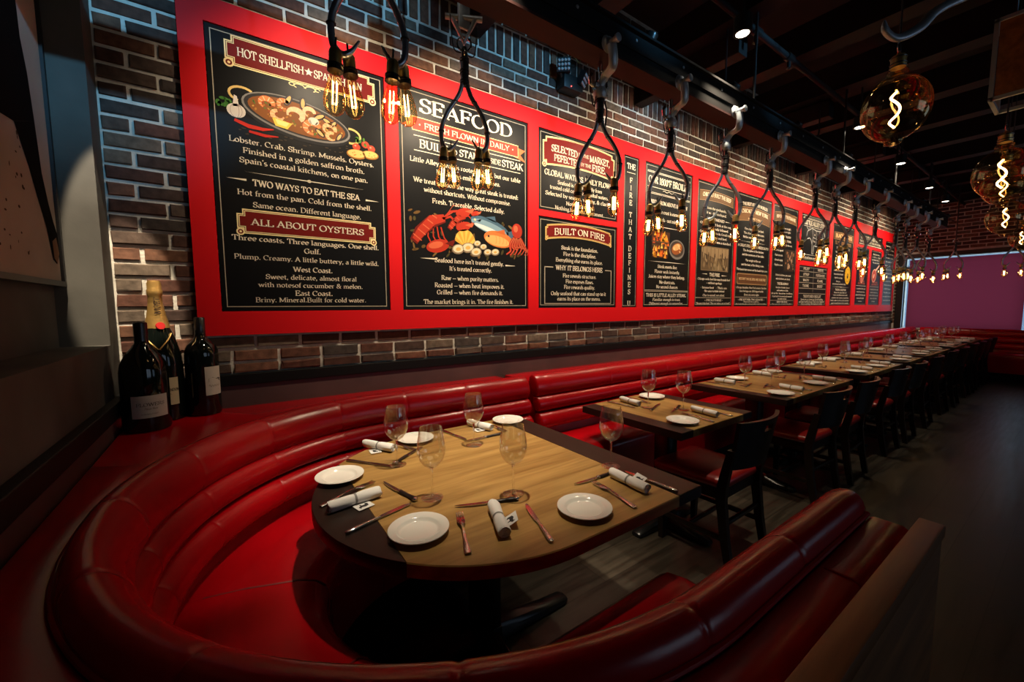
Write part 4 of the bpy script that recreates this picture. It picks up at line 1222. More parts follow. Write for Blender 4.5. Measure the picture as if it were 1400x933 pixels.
q.level(6).ellipse(.69 * w, cy - .02, .095, .058, (0.24, 0.07, 0.02), 20, .3); q.level(7).ellipse(.68 * w, cy - .005, .07, .032, (0.60, 0.32, 0.12), 18, .3)
for k in range(8): q.level(8).ellipse(.69 * w + rs.uniform(-.07, .07), cy - .02 + rs.uniform(-.04, .04), .015, .006, (0.66, 0.48, 0.26), 8, rs.uniform(0, 3))
b.lines([('Steak meets fire.', .705, .42), ('Flavor seals instantly.', .742, .54), ('Juices stay where they belong.', .778, .78), ('No shortcuts.', .818, .34), ('No second chances', .852, .46)], .031, bold=1.2)
q = b.p('rule')
for f in (.878, .886): q.rect(.04 * w, b.Y(f + .0015), .96 * w, b.Y(f - .0015), (0.5, 0.43, 0.33))
b.T('THIS IS LITTLE ALLEY STEAK.', .913, .032, .86, bold=1.25)
b.lines([('Familiar enough to trust.', .945, .60), ('Different enough to remember.', .974, .74)], .027, bold=1.15, slant=.15)
b.done()

def ring_plaque(b, f0, f1, x0, x1, bend):
    q = b.p('banner'); w = b.w
    def band(g):
        P = []
        for i in range(15):
            x = w * (x0 + (x1 - x0) * i / 14); P.append((x, b.Y(f1) + g + bend * (1 - ((i - 7) / 7) ** 2)))
        for i in range(14, -1, -1):
            x = w * (x0 + (x1 - x0) * i / 14); P.append((x, b.Y(f0) - g + bend * (1 - ((i - 7) / 7) ** 2)))
        return P
    for k, (g, c) in enumerate(((0, (0.34, 0.20, 0.09)), (.006, (0.03, 0.014, 0.010)), (.010, (0.13, 0.065, 0.028)))): q.level(k).poly(band(g), c)

# ---- 7: Chicago
b = Board('b7', 'menu board with a sepia stockyard photograph under a CHICAGO plaque')
w = b.w
ring_plaque(b, .075, .155, .06, .94, .02); b.T('CHICAGO BUILT THE BEEF', .105, .042, .74, bold=1.3, part='banner_lettering', bend=.018, col=(0.80, 0.70, 0.52)); 
b.lines([('from the stockyards,', .200, .50), ('it was the stockyard.', .238, .52)], .026, bold=1.2)
b.T('THE STANDARD', .285, .030, .42, bold=1.3)
b.lines([('Chicago did not look at the rest,', .325, .82), ('the rest already followed.', .36, .66), ('\u2022 Cattle once yards of the city. Cut with intent,', .395, .88), ('the center of real beef.', .43, .6), ('This is beef, as it was a standard.', .465, .84)], .026, arcs=10, bold=1.2)
q = b.p('photograph'); rs = random.Random(8); cy = b.Y(.605); hw, hh = .36 * w, .135
q.level(0).rect(w * .5 - hw, cy - hh, w * .5 + hw, cy + hh, (0.20, 0.14, 0.08)); q.level(1).rect(w * .5 - hw + .006, cy - hh + .006, w * .5 + hw - .006, cy + hh - .006, (0.10, 0.065, 0.035))
q.level(2).poly([(w * .5 - hw + .01, cy + hh * .5), (w * .5 - hw + .01, cy + hh - .01), (w * .5 + hw - .01, cy + hh - .01), (w * .5 + hw - .01, cy + hh * .2), (w * .5, cy + hh * .05)], (0.24, 0.16, 0.085))
q.level(3).poly([(w * .42, cy - hh + .01), (w * .72, cy - hh + .01), (w * .53, cy + .03), (w * .50, cy + .03)], (0.18, 0.125, 0.065))
for k in range(50):
    x = w * .5 + rs.uniform(-hw, hw) * .9; y = cy + rs.uniform(-hh * .8, hh * .35)
    q.level(4 + k % 2).ellipse(x, y, rs.uniform(.007, .014), rs.uniform(.018, .04), rs.choice([(0.03, 0.02, 0.012), (0.16, 0.10, 0.05), (0.27, 0.19, 0.11)]), 8)
for k in range(7): x = w * .5 - hw + .03 + k * .08; q.level(6).rect(x, cy - hh * .1, x + .006, cy + hh * .9, (0.05, 0.03, 0.018))
b.T('THE FIRE', .735, .036, .27, bold=1.35)
q = b.p('rule'); q.dash(.16 * w, .30 * w, b.Y(.732), .009, CREAM); q.dash(.84 * w, .69 * w, b.Y(.738), .009, CREAM)
q.dash(.08 * w, .26 * w, b.Y(.285), .007, CREAM); q.dash(.92 * w, .74 * w, b.Y(.285), .007, CREAM)
b.lines([('Chicago cooks beef the way it made beef', .772, .86), ('\u2014 without apology.', .803, .42), ('\u2022 Intense heat    \u2022 Thick cuts', .842, .70), ('\u2022 No sauce to hide behind', .87, .56), ('Char is earned, not added.', .905, .58)], .024, arcs=10, bold=1.15)
q.rect(.03 * w, b.Y(.9275), .97 * w, b.Y(.9245), (0.5, 0.43, 0.33)); b.T("~ CHICAGO'S RULE ~", .946, .024, .48, bold=1.3); b.T('"Respect the beef. The rest takes care of itself"', .972, .020, .90, arcs=10, slant=.12, bold=1.2)
b.done()
# ---- 8
b = Board('b8', 'menu board with a copper CHICAGO - NEW YORK plaque and copper bar'); w = b.w
b.T('THE BEST OF BOTH WORLDS', .09, .036, .72, bold=1.3, bend=.018)
ring_plaque(b, .125, .245, .05, .95, .03); b.T('CHICAGO - NEW YORK', .155, .045, .76, bold=1.35, part='banner_lettering', bend=.022, col=(0.80, 0.70, 0.52)); b.T('AT ONE TABLE', .21, .022, .4, bold=1.2, part='banner_lettering', bend=.01, col=(0.70, 0.55, 0.35))
b.lines([('One city gave us the beef.', .300, .56), ('The other gave us the room.', .337, .60), ('Neither ever stood alone enough.', .374, .62)], .026, arcs=10, bold=1.2)
b.T('A GREAT STEAKHOUSE NEEDS BOTH', .452, .030, .88, bold=1.3)
b.lines([('The discipline of the kitchen', .492, .6), ('and the ceremony of the table.', .53, .64), ('The weight of the cut', .58, .44), ('and the heat of the dining room.', .62, .66), ('The hands that season and the hands that carve.', .665, .90)], .026, arcs=10, bold=1.2)
q = b.p('rule'); q.rule(w * .5, b.Y(.415), .8 * w, .005, CREAM)
plaque(b, .70, .80, .06, .94, 0, fill=(0.10, 0.042, 0.018), edge=(0.36, 0.22, 0.10), scroll=False, notch=.015, part='copper_bar'); b.T("WE DON'T CHOOSE SIDES. WE CHOSE FIRE", .75, .028, .78, part='copper_bar_lettering', bold=1.25, arcs=10, col=(0.75, 0.5, 0.28)); 
b.lines([('Chicago discipline. New York service. One fire.', .828, .88), ('Line Heritage cuts. 1800 degree broiler', .86, .7), ('Every cut, every night.', .893, .44)], .023, arcs=10, bold=1.15)
q.rect(.03 * w, b.Y(.9175), .97 * w, b.Y(.9145), (0.5, 0.43, 0.33)); b.T('~ ONE KITCHEN. TWO LEGACIES. ~', .938, .024, .78, bold=1.25, arcs=10); b.lines([('They built the traditions.', .958, .46), ('We built the place where both traditions meet.', .978, .88)], .017, arcs=8)
b.done()
# ---- 9
b = Board('b9', 'menu board with a small dark kitchen photo at its right edge'); w = b.w
ring_plaque(b, .075, .165, .06, .94, .02); b.T('NEW YORK BUILT THE STEAKHOUSE', .115, .040, .76, bold=1.3, part='banner_lettering', arcs=10, bend=.016, col=(0.80, 0.70, 0.52))
b.lines([('If the room is right,', .215, .46), ('the steak is right.', .248, .44)], .024, arcs=8, bold=1.2); b.T('SAWDUST FLOORS', .297, .028, .46, bold=1.3, arcs=10); b.T('PROPER STEAK', .34, .028, .5, bold=1.3, arcs=10); b.T('What matters is the cut.', .38, .024, .6, arcs=8, bold=1.2)
for i, s in enumerate(('\u2022 Dry aged', '\u2022 Hand cut steaks', '\u2022 Served simply', '\u2022 Regulars at rest')): b.T(s, .44 + i * .048, .026, .34, cx=.27, arcs=8, bold=1.2)
q = b.p('photograph'); rs = random.Random(2); q.level(0).rect(.50 * w, b.Y(.64), .94 * w, b.Y(.42), (0.03, 0.02, 0.014))
for k in range(26): q.level(1 + k % 2).ellipse(rs.uniform(.55, .9) * w, b.Y(rs.uniform(.45, .62)), rs.uniform(.012, .03), rs.uniform(.012, .03), rs.choice([(0.22, 0.10, 0.05), (0.35, 0.20, 0.11), (0.07, 0.04, 0.03), (0.40, 0.27, 0.18)]), 9)
b.lines([('Behind the kitchen, you can see', .685, .62), ('what kitchens are about.', .722, .58)], .025, arcs=8, bold=1.2); b.T('THE BROADWAY', .772, .030, .46, bold=1.3, arcs=10)
b.lines([('One plate. One knife. One cut', .81, .56), ('and nowhere to hide.', .84, .48), ('Salt and char - then and now - the difference.', .87, .88), ('It just had to be served and seasoned', .90, .80), ('in order to last.', .925, .36)], .022, arcs=8, bold=1.15)
q = b.p('rule'); q.rect(.03 * w, b.Y(.944), .97 * w, b.Y(.941), (0.5, 0.43, 0.33)); b.T('~ NEW YORK RULE ~', .958, .022, .5, arcs=8, bold=1.25); b.T('"The room makes as much as the plate."', .979, .017, .82, arcs=8)
b.done()
# ---- 10: cow
b = Board('b10', 'square upper menu board with a white line drawing of a steer'); w = b.w
q = b.p('rule')
for f in (.075, .095): q.rect(.04 * w, b.Y(f + .003), .96 * w, b.Y(f - .003), CREAM)
b.T('LITTLE ALLEY STEAK', .17, .060, .78, bold=1.35, arcs=10)
for f in (.25, .86): q.rect(.04 * w, b.Y(f + .003), .96 * w, b.Y(f - .003), CREAM)
b.T('Prime cuts and how we carve them, from shoulder to tail.', .92, .036, .90, bold=1.25, arcs=8)
q = b.p('steer_drawing'); cx, cy = .56 * w, b.Y(.55); WH = (0.55, 0.55, 0.52)
body = [(-.30, .16), (-.22, .19), (-.05, .165), (.10, .17), (.22, .185), (.28, .14), (.29, .02), (.26, -.08), (.27, -.19), (.22, -.19), (.205, -.08), (.10, -.06), (-.06, -.07), (-.12, -.06), (-.13, -.19), (-.18, -.19), (-.19, -.05), (-.24, .02), (-.30, .04), (-.36, .02), (-.40, .06), (-.38, .13), (-.33, .15), (-.30, .16)]
q.stroke([(cx + a, cy + c) for a, c in body], .010, WH)
for P in ([(-.34, .15), (-.40, .19), (-.42, .25)], [(-.31, .165), (-.30, .22), (-.33, .27)], [(.28, .14), (.33, .08), (.33, -.08)], [(-.2, .18), (-.16, .05), (-.2, -.04)], [(-.05, .165), (-.03, .03), (-.06, -.07)], [(.08, .17), (.09, .05), (.1, -.06)], [(.2, .18), (.18, .05), (.205, -.08)], [(-.17, .06), (.0, .04), (.18, .05), (.28, .04)]):
    q.stroke([(cx + a, cy + c) for a, c in P], .008, WH)
for a, c, s in ((-.10, .10, 'Rib'), (.03, .11, 'Loin'), (.135, .11, 'Rump'), (-.11, 0, 'Plate'), (.03, -.01, 'Flank')): q.text(s, cx + a, cy + c, .022, None, arcs=8, bold=1.2)
b.done()
# ---- 11: grid
b = Board('b11', 'square lower menu board ruled into a two column table'); w = b.w; q = b.p('rule'); GR = (0.30, 0.26, 0.20)
for f in (.14, .28, .42, .56, .69): q.rect(.03 * w, b.Y(f + .008), .97 * w, b.Y(f - .008), GR)
q.rect(.496 * w, b.Y(.66), .504 * w, b.Y(.03), GR)
for r, (a, c) in enumerate((('FILET', 'RIBEYE'), ('STRIP', 'PORTERHOUSE'), ('WAGYU', 'FLANK'), ('T-BONE', 'SKIRT'))):
    for cx_, s in ((.25, a), (.75, c)): b.T(s, .075 + r * .14, .036, .20 if len(s) < 8 else .32, cx=cx_, bold=1.3, arcs=8)
b.T("THE BUTCHER'S CHECK LIST", .76, .040, .62, bold=1.35, arcs=8); b.lines([('Know your cut, know your fat and marbling', .835, .78), ('and how it will be kissed. Thick cuts or bone in?', .895, .90), ('Ask us anything. We know our steaks.', .95, .76)], .030, arcs=8, bold=1.2)
b.done()
# ---- 12: black angus
b = Board('b12', 'menu board with a round yellow medallion at its right side'); w = b.w
ring_plaque(b, .10, .19, .05, .95, .01); b.T('BLACK ANGUS', .14, .060, .76, bold=1.35, part='banner_lettering', bend=.01, arcs=10, col=(0.78, 0.52, 0.26)); ring_plaque(b, .205, .245, .12, .88, 0)
b.T('THE BREED THAT SETS', .285, .034, .62, arcs=10, bold=1.3)
for i, s in enumerate(('Scottish born. American bred.', 'Natural marbling in every', 'cut and every single plate', 'Raised on open grass', 'Finished on corn', 'Certified at the source', 'Inspected by the hand', 'Aged for as long')): b.T(s, .335 + .045 * i, .026, (.52, .46, .5, .4, .34, .44, .42, .36)[i], cx=.36 if i > 2 else .42, arcs=8, bold=1.25)
q = b.p('medallion'); cx, cy = .79 * w, b.Y(.61); Y1_, Y2_ = (0.72, 0.40, 0.02), (0.28, 0.13, 0.01)
for k in range(20): a = 2 * pi * k / 20; q.level(0).ellipse(cx + .118 * cos(a), cy + .135 * sin(a), .022, .022, Y1_, 9)
q.level(1).ellipse(cx, cy, .122, .14, Y1_, 26); q.level(2).ellipse(cx, cy, .10, .115, Y2_, 24); q.level(3).ellipse(cx, cy, .092, .106, Y1_, 24); q.level(4).ellipse(cx, cy - .01, .035, .048, (0.03, 0.02, 0.01), 14); q.level(5).ellipse(cx - .008, cy + .005, .012, .018, Y1_, 10)
b.T('And yes,', .695, .026, .20, cx=.36, arcs=8, bold=1.3); b.T('you can taste it in the first bite.', .728, .026, .62, cx=.42, arcs=8, bold=1.25)
q = b.p('rule'); q.rule(w * .5, b.Y(.765), .85 * w, .006, CREAM, True)
b.T('THE BIG QUESTION', .80, .032, .5, bold=1.35, arcs=8); b.lines([('How do you like it?', .835, .6), ('rare, medium rare and', .865, .66), ('a warm red center, seared on', .90, .80), ('both sides by fire at its hottest', .935, .86), ('and rested before it is served', .968, .8)], .024, arcs=8, bold=1.2)
for s, x in ((-1, .12), (1, .88)): q.arc(x * w, b.Y(.825), .03, .05, 90 - 60 * s, -90 + 60 * s, .006, (0.25, 0.05, 0.04))
b.done()
# ---- 13..16
b = Board('b13', 'wide shallow menu board spanning two columns near the far end', border=False); b.T('THE CUT & THE CRAFT', .34, .062, .80, bold=1.35, arcs=10); b.T('TWO PLATES WE NEVER TAKE OFF THE MENU', .68, .038, .86, bold=1.2, arcs=8); q = b.p('rule'); q.rect(.05 * b.w, b.Y(.92), .95 * b.w, b.Y(.87), CREAM); b.done()
STK, FAT = (0.42, 0.05, 0.035), (0.70, 0.42, 0.30)
def steak_board(key, label, tom):
    b = Board(key, label, inset=.016); w = b.w
    for i in range(4): b.T(('Bone in for flavor.', 'Cut thick, cooked hot', 'and finished with salt.', 'Two steaks in one.')[i], .06 + .05 * i + .01, .028, (.6, .74, .78, .6)[i], arcs=8, bold=1.25)
    q = b.p('steak_picture'); cy = b.Y(.42)
    if not tom:
        P = [(-.16, .17), (-.05, .20), (.02, .16), (.08, .20), (.17, .16), (.17, 0), (.10, -.12), (.02, -.20), (-.05, -.17), (-.13, -.06)]
        q.level(0).poly([(w * .5 + a * 1.08, cy + c * 1.08) for a, c in P], FAT); q.level(1).poly([(w * .5 + a, cy + c) for a, c in P], STK)
        q.level(2).stroke([(w * .5 - .02, cy + .17), (w * .5, cy + .02), (w * .5 + .01, cy - .19)], .026, FAT); q.stroke([(w * .5 - .12, cy + .12), (w * .5 + .13, cy + .12)], .018, FAT)
    else:
        q.level(0).ellipse(w * .40, cy - .04, .15, .125, FAT, 22, .5); q.level(1).ellipse(w * .40, cy - .04, .132, .105, STK, 22, .5); q.level(2).ellipse(w * .37, cy - .05, .06, .035, FAT, 14, .6)
        q.level(1).stroke([(w * .52, cy + .06), (w * .72, cy + .13), (w * .92, cy + .20)], [.05, .032, .04], FAT)
    for i in range(2): b.T(('T-BONE', 'SERVED FOR TWO')[i] if not tom else ('TOMAHAWK', 'LONG BONE CUT')[i], .58 + .04 * i, .030, .5 + .1 * i, arcs=8, bold=1.3, part='picture_lettering', col=(0.55, 0.12, 0.08))
    q = b.p('rule'); q.rect(.08 * w, b.Y(.664), .92 * w, b.Y(.659), CREAM)
    for i in range(5): b.T(('Carved by the fire and', 'rested on warm iron,', 'sliced off the bone and', 'back on the plate', 'to share.')[i], .71 + .055 * i, .027, (.76, .70, .8, .6, .3)[i], arcs=8, bold=1.2)
    b.done()
steak_board('b14', 'narrow menu board with a red T-bone steak picture', False)
steak_board('b15', 'narrow menu board with a red long-bone steak picture', True)
b = Board('b16', 'last narrow menu board at the far end, text only', inset=.016)
rs = random.Random(12)
WORDS = ['Good steak needs time', 'and a hot open flame', 'We age, we trim,', 'we season simply', 'Salt, smoke, iron', 'Nothing else is needed', 'A glass of red wine', 'stand by your table', 'until the plate', 'comes out burning', 'Sit back and stay', 'a little longer', 'The alley is open', 'every night of the year', 'see you back soon']
for i, s in enumerate(WORDS): b.T(s, .07 + .061 * i, .034 if i == 0 else .028, .5 + .03 * len(s) / 2.2, arcs=8, bold=1.25)
b.done()

# ================================================================== TABLES, CHAIRS, SETTINGS
ZT = .75
def pedestal(root, x, y, arm_x, arm_y, top=.70):
    w = MB().box(x - .05, x + .05, y - .05, y + .05, .03, top, bevel=.006); w.build('column', 'black_iron', root)
    mb = MB()
    for (ax, ay) in ((arm_x, 0), (-arm_x, 0), (0, arm_y), (0, -arm_y)):
        d = Vector((ax, ay, 0)); L = d.length; d.normalize(); s = Vector((-d.y, d.x, 0))
        rows = []
        for t, hh, ww in ((.02, .085, .042), (.25, .07, .040), (.7, .045, .036), (.95, .036, .034), (1.0, .026, .026)):
            c = Vector((x, y, 0)) + d * (L * t)
            rows.append([tuple(c + s * a * ww + Vector((0, 0, z))) for a, z in ((-1, .008), (1, .008), (1, hh * .75), (.65, hh), (-.65, hh), (-1, hh * .75))])
        mb.grid(rows)
        e = Vector((x, y, 0)) + d * (L * .93)
        mb.lathe([(.018, 0), (.018, .01)], 10, (e.x, e.y, 0))
    mb.box(x - .055, x + .055, y - .055, y + .055, .02, .09, bevel=.008)
    mb.build('foot_cross', 'black_iron', root)
    MB().box(x - min(.22, arm_x * .8), x + min(.22, arm_x * .8), y - .22, y + .22, top, .708).build('mounting_plate', 'black_iron', root)

def top_piece(root, poly, mat, name='top_board'):
    n = len(poly)
    cx = sum(p[0] for p in poly) / n; cy = sum(p[1] for p in poly) / n
    mb = MB(); b = .003
    def shr(k): return [(x + (cx - x) / max(1e-6, math.hypot(cx - x, cy - y)) * k, y + (cy - y) / max(1e-6, math.hypot(cx - x, cy - y)) * k) for x, y in poly]
    rings = [[(x, y, ZT - .042) for x, y in shr(b)], [(x, y, ZT - .042 + b) for x, y in poly], [(x, y, ZT - b) for x, y in poly], [(x, y, ZT) for x, y in shr(b)]]
    mb.grid(rings)
    return mb.build(name, mat, root, angle=30)

# the round ended oak table in the booth
rt = thing('dining_table', 'round-ended honey oak table with dark end bands inside the horseshoe booth', 'table', (.78, 1.355, 0), group=None)
CX, CY, RR, XE = .765, 1.355, .585, 1.368
xl, xr = .335, 1.232
def arcpts(x):
    return math.sqrt(max(0, RR * RR - (x - CX) ** 2))
pl = [(CX + RR * cos(a), CY + RR * sin(a)) for a in [math.acos((xl - CX) / RR) + (2 * pi - 2 * math.acos((xl - CX) / RR)) * i / 22 for i in range(23)]]
top_piece(rt, pl, 'espresso', 'end_band')
a0 = math.acos((xl - CX) / RR)
mid = [(xr, CY - RR), (xr, CY + RR), (CX, CY + RR)] + [(CX + RR * cos(pi / 2 + (a0 - pi / 2) * i / 14), CY + RR * sin(pi / 2 + (a0 - pi / 2) * i / 14)) for i in range(1, 15)]
mid += [(CX + RR * cos(2 * pi - a0 + (1.5 * pi - (2 * pi - a0)) * i / 14), CY + RR * sin(2 * pi - a0 + (1.5 * pi - (2 * pi - a0)) * i / 14)) for i in range(0, 15)]
top_piece(rt, mid, 'oak', 'top_board')
top_piece(rt, [(xr, CY - RR), (XE, CY - RR), (XE, CY + RR), (xr, CY + RR)], 'espresso', 'end_band')
pedestal(rt, .80, 1.36, .44, .36)

TB = [(1.86, 2.60, 'two-seat table right behind the round-ended table'),
      (3.10, 4.45, 'four-seat table, second of the row along the banquette'),
      (4.78, 6.05, 'four-seat table, third of the row along the banquette'),
      (6.24, 6.97, 'two-seat table in the middle of the row'),
      (7.15, 8.62, 'four-seat table, fifth of the row along the banquette'),
      (8.85, 10.05, 'four-seat table, sixth of the row along the banquette'),
      (10.25, 11.36, 'four-seat table at the far end of the row')]
SHORT = ['table behind the round-ended one', 'second table of the row', 'third table of the row', 'two-seat table mid-row', 'fifth table of the row', 'sixth table of the row', 'far end table of the row']
TY0, TY1 = 1.16, 1.87
for i, (x0, x1, d) in enumerate(TB):
    t = thing('dining_table', 'oak ' + d if i != 6 else 'oak ' + d, 'table', ((x0 + x1) / 2, 1.5, 0), group='tables along the banquette')
    bw = .105
    for (a, b, m_) in ((x0, x0 + bw, 'espresso'), (x1 - bw, x1, 'espresso'), (x0 + bw, x1 - bw, 'oak_y')):
        top_piece(t, [(a, TY0), (b, TY0), (b, TY1), (a, TY1)], m_, 'end_band' if m_ == 'espresso' else 'top_board')
    if x1 - x0 < .9: pedestal(t, (x0 + x1) / 2, 1.5, .28, .31)
    else:
        pedestal(t, x0 + .30, 1.5, .26, .31); pedestal(t, x1 - .30, 1.5, .26, .31)

# ------------------------------------------------------------------ chair (faces +Y in its own coordinates, origin between its feet)
WORLD_COORDS[0] = False
def make_chair():
    r = thing('dining_chair', '', 'chair', (0, 0, 0), 0, 'dark wooden chairs on the aisle side')
    # seat pad with a crowned top and rounded corners
    def rr(hw_b, hw_f, y0, y1, rad_, n=5):
        P = []
        for (cx, cy, a0) in ((hw_f - rad_, y1 - rad_, 0), (-hw_f + rad_, y1 - rad_, 90), (-hw_b + rad_, y0 + rad_, 180), (hw_b - rad_, y0 + rad_, 270)):
            for k in range(n + 1):
                a = rad(a0 + 90 * k / n); P.append((cx + rad_ * cos(a), cy + rad_ * sin(a)))
        return P
    mb = MB(); base = rr(.205, .225, .0, .43, .045)
    cy = .215
    rings = []
    for k, z in ((.94, .432), (.985, .437), (1.0, .452), (.985, .468), (.93, .480), (.75, .488), (.45, .492), (.15, .493)):
        rings.append([(x * k, cy + (y - cy) * k, z) for x, y in base])
    mb.grid(rings); mb.build('seat', 'leather_chair', r, angle=60)
    mb = MB()
    P = rr(.195, .21, .012, .42, .04)
    mb.grid([[(x, y, .372) for x, y in P], [(x, y, .432) for x, y in P]]); mb.build('seat_frame', 'chair_wood', r, angle=40)
    # front legs
    for s in (-1, 1):
        rows = []
        for z, h in ((0, .014), (.2, .018), (.40, .021)):
            c = (s * (.185 - .006 * (1 - z / .4)), .372)
            rows.append([(c[0] + a * h, c[1] + b * h, z) for a, b in ((-1, -1), (1, -1), (1, 1), (-1, 1))])
        MB().grid(rows).build('leg', 'chair_wood', r, angle=30)
    # rear legs sweep back and rise into the back posts
    for s in (-1, 1):
        rows = []
        for z, y, hy, hx, x in ((0, -.045, .018, .015, .20), (.18, -.012, .021, .016, .20), (.38, .012, .024, .017, .20), (.46, .008, .024, .017, .20), (.56, -.012, .021, .016, .202), (.66, -.034, .018, .015, .205)):
            rows.append([(s * x + a * hx, y + b * hy, z) for a, b in ((-1, -1), (1, -1), (1, 1), (-1, 1))])
        MB().grid(rows).build('leg', 'chair_wood', r, angle=30)
    # curved back panel with a hand hole
    mb = MB()
    nx, nz = 20, 8
    def P_(i, j, f):
        u = -1 + 2 * i / nx; z = .555 + (.815 - .555) * j / nz
        hw = .198 + .026 * ((z - .555) / .26)
        y = -.015 - .045 * ((z - .555) / .26) - .050 * (1 - u * u) + f * .0
        return Vector((u * hw, y + f, z))
    th = .020
    hole = set((i, 6) for i in range(8, 12))
    F = lambda i, j: j * (nx + 1) + i
    vs = [P_(i, j, 0) for j in range(nz + 1) for i in range(nx + 1)] + [P_(i, j, -th) for j in range(nz + 1) for i in range(nx + 1)]
    B = (nx + 1) * (nz + 1); fs = []
    for j in range(nz):
        for i in range(nx):
            if (i, j) in hole: continue
            fs.append((F(i, j), F(i + 1, j), F(i + 1, j + 1), F(i, j + 1))); fs.append((B + F(i, j), B + F(i, j + 1), B + F(i + 1, j + 1), B + F(i + 1, j)))
    def rim(a, b): fs.append((a, b, B + b, B + a))
    for i in range(nx): rim(F(i, 0), F(i + 1, 0)); rim(F(i + 1, nz), F(i, nz))
    for j in range(nz): rim(F(0, j + 1), F(0, j)); rim(F(nx, j), F(nx, j + 1))
    for i in range(8, 12): rim(F(i, 6), F(i + 1, 6)); rim(F(i, 7), F(i + 1, 7))
    rim(F(8, 6), F(8, 7)); rim(F(12, 6), F(12, 7))
    mb.add(vs, fs); mb.build('backrest', 'chair_wood', r, angle=35)
    # stretchers
    for s in (-1, 1):
        MB().box(s * .19 - .009, s * .19 + .009, -.02, .385, .15, .178, bevel=.003).build('stretcher', 'chair_wood', r)
    MB().box(-.19, .19, .19, .208, .153, .175, bevel=.003).build('stretcher', 'chair_wood', r)
    MB().box(-.19, .19, -.016, .004, .24, .262, bevel=.003).build('stretcher', 'chair_wood', r)
    return r
WORLD_COORDS[0] = False
chair0 = make_chair()
CH = [(2.27, 1.045, .02, 'dark wooden chair with red seat nearest the camera, at the first square table'),
      (3.46, 1.055, -.03, 'dark wooden chair with red seat, near end of the second table of the row'),
      (4.10, 1.045, .03, 'dark wooden chair with red seat, far end of the second table of the row'),
      (5.10, 1.06, -.02, 'dark wooden chair with red seat, near end of the third table of the row'),
      (5.74, 1.05, .02, 'dark wooden chair with red seat, far end of the third table of the row'),
      (6.60, 1.06, .04, 'dark wooden chair with red seat at the two-seat table mid-row'),
      (7.52, 1.07, -.02, 'dark wooden chair with red seat, near end of the fifth table of the row'),
      (8.24, 1.06, .03, 'dark wooden chair with red seat, far end of the fifth table of the row'),
      (9.16, 1.07, .0, 'dark wooden chair with red seat, near end of the sixth table of the row'),
      (9.78, 1.06, .03, 'dark wooden chair with red seat, far end of the sixth table of the row'),
      (10.50, 1.07, -.03, 'dark wooden chair with red seat, near end of the far end table'),
      (11.04, 1.06, .0, 'dark wooden chair with red seat, far end of the far end table')]
for i, (x, y, rz, lab) in enumerate(CH):
    c = chair0 if i == 0 else copy_tree(chair0)
    c.location = (x, y, 0); c.rotation_euler = (0, 0, rz); c['label'] = lab

# ------------------------------------------------------------------ tableware (built once each, then copied)
def make_glass():
    r = thing('wine_glass', '', 'wine glass', group='wine glasses on the tables')
    bowl = [(.0045, .098), (.012, .101), (.024, .110), (.036, .126), (.043, .146), (.0445, .160), (.0425, .182), (.0385, .206), (.0345, .232)]
    bowl += [(.0335, .2325), (.0375, .206), (.0412, .182), (.0432, .160), (.0417, .147), (.0348, .128), (.023, .1125), (.011, .104), (.0, .103)]
    K = 1.10
    bowl = [(a * K, b * 1.06) for a, b in bowl]
    MB().lathe(bowl, 28).build('bowl', 'wine_glass', r, angle=80)
    MB().lathe([(.0042, .006), (.0036, .02), (.0034, .06), (.0042, .098), (.0064, .1055)], 12).build('stem', 'solid_glass', r, angle=80)
    MB().lathe([(.0, .0), (.0365, .0), (.0378, .0012), (.036, .0024), (.018, .0042), (.008, .0075), (.0042, .0125), (.0, .0125)], 28).build('foot', 'wine_glass', r, angle=60)
    return r
def make_plate():
    r = MB().lathe([(.0, .002), (.044, .002), (.046, .0), (.050, .0), (.052, .003), (.066, .0095), (.086, .0155), (.0872, .0170), (.0865, .0186), (.083, .0182), (.066, .0148), (.0605, .0125), (.057, .0075), (.050, .0056), (.0, .0052)], 40).build('bread_plate', 'china', None, angle=60)
    return tag(r, None, 'plate', 'bread plates on the tables')
def make_fork():
    # lies along +Y, handle end at y=0
    mb = MB()
    st = [(0, .0085, .004), (.012, .0098, .0045), (.05, .0072, .0062), (.10, .0038, .0095), (.128, .0036, .011), (.142, .0085, .0095), (.155, .0118, .0075), (.168, .0122, .006)]
    rows = [[(-w, y, z), (w, y, z), (w * .7, y, z + .0028), (-w * .7, y, z + .0028)] for y, w, z in st]
    mb.grid(rows)
    for k in range(4):
        x = -.0094 + .00627 * k
        rows = [[(x - w, y, z), (x + w, y, z), (x + w, y, z + .002), (x - w, y, z + .002)] for y, w, z in ((.166, .0024, .0062), (.19, .0019, .0038), (.208, .0016, .004), (.217, .0007, .006))]
        mb.grid(rows)
    r = mb.build('fork', 'steel', None, angle=50)
    return tag(r, None, 'fork', 'forks on the tables')
def make_butter():
    r = thing('table_knife', '', 'knife', group='table knives on the tables')
    rows = []
    for y, w, h in ((0, .004, .004), (.006, .0085, .0075), (.03, .0085, .0085), (.07, .0065, .0078), (.10, .0055, .0068), (.112, .0062, .0065)):
        rows.append([(w * cos(2 * pi * k / 10), y, .0048 + h * .55 * sin(2 * pi * k / 10)) for k in range(10)])
    MB().grid(rows).build('handle', 'steel', r, angle=60)
    rows = [[(a, y, .003), (b, y, .0036), (b, y, .0052), (a, y, .0058)] for y, a, b in ((.110, -.004, .004), (.122, -.0085, .0062), (.16, -.0095, .0068), (.20, -.0085, .0066), (.218, -.004, .006), (.224, .001, .0042))]
    MB().grid(rows).build('blade', 'steel', r, angle=30)
    return r
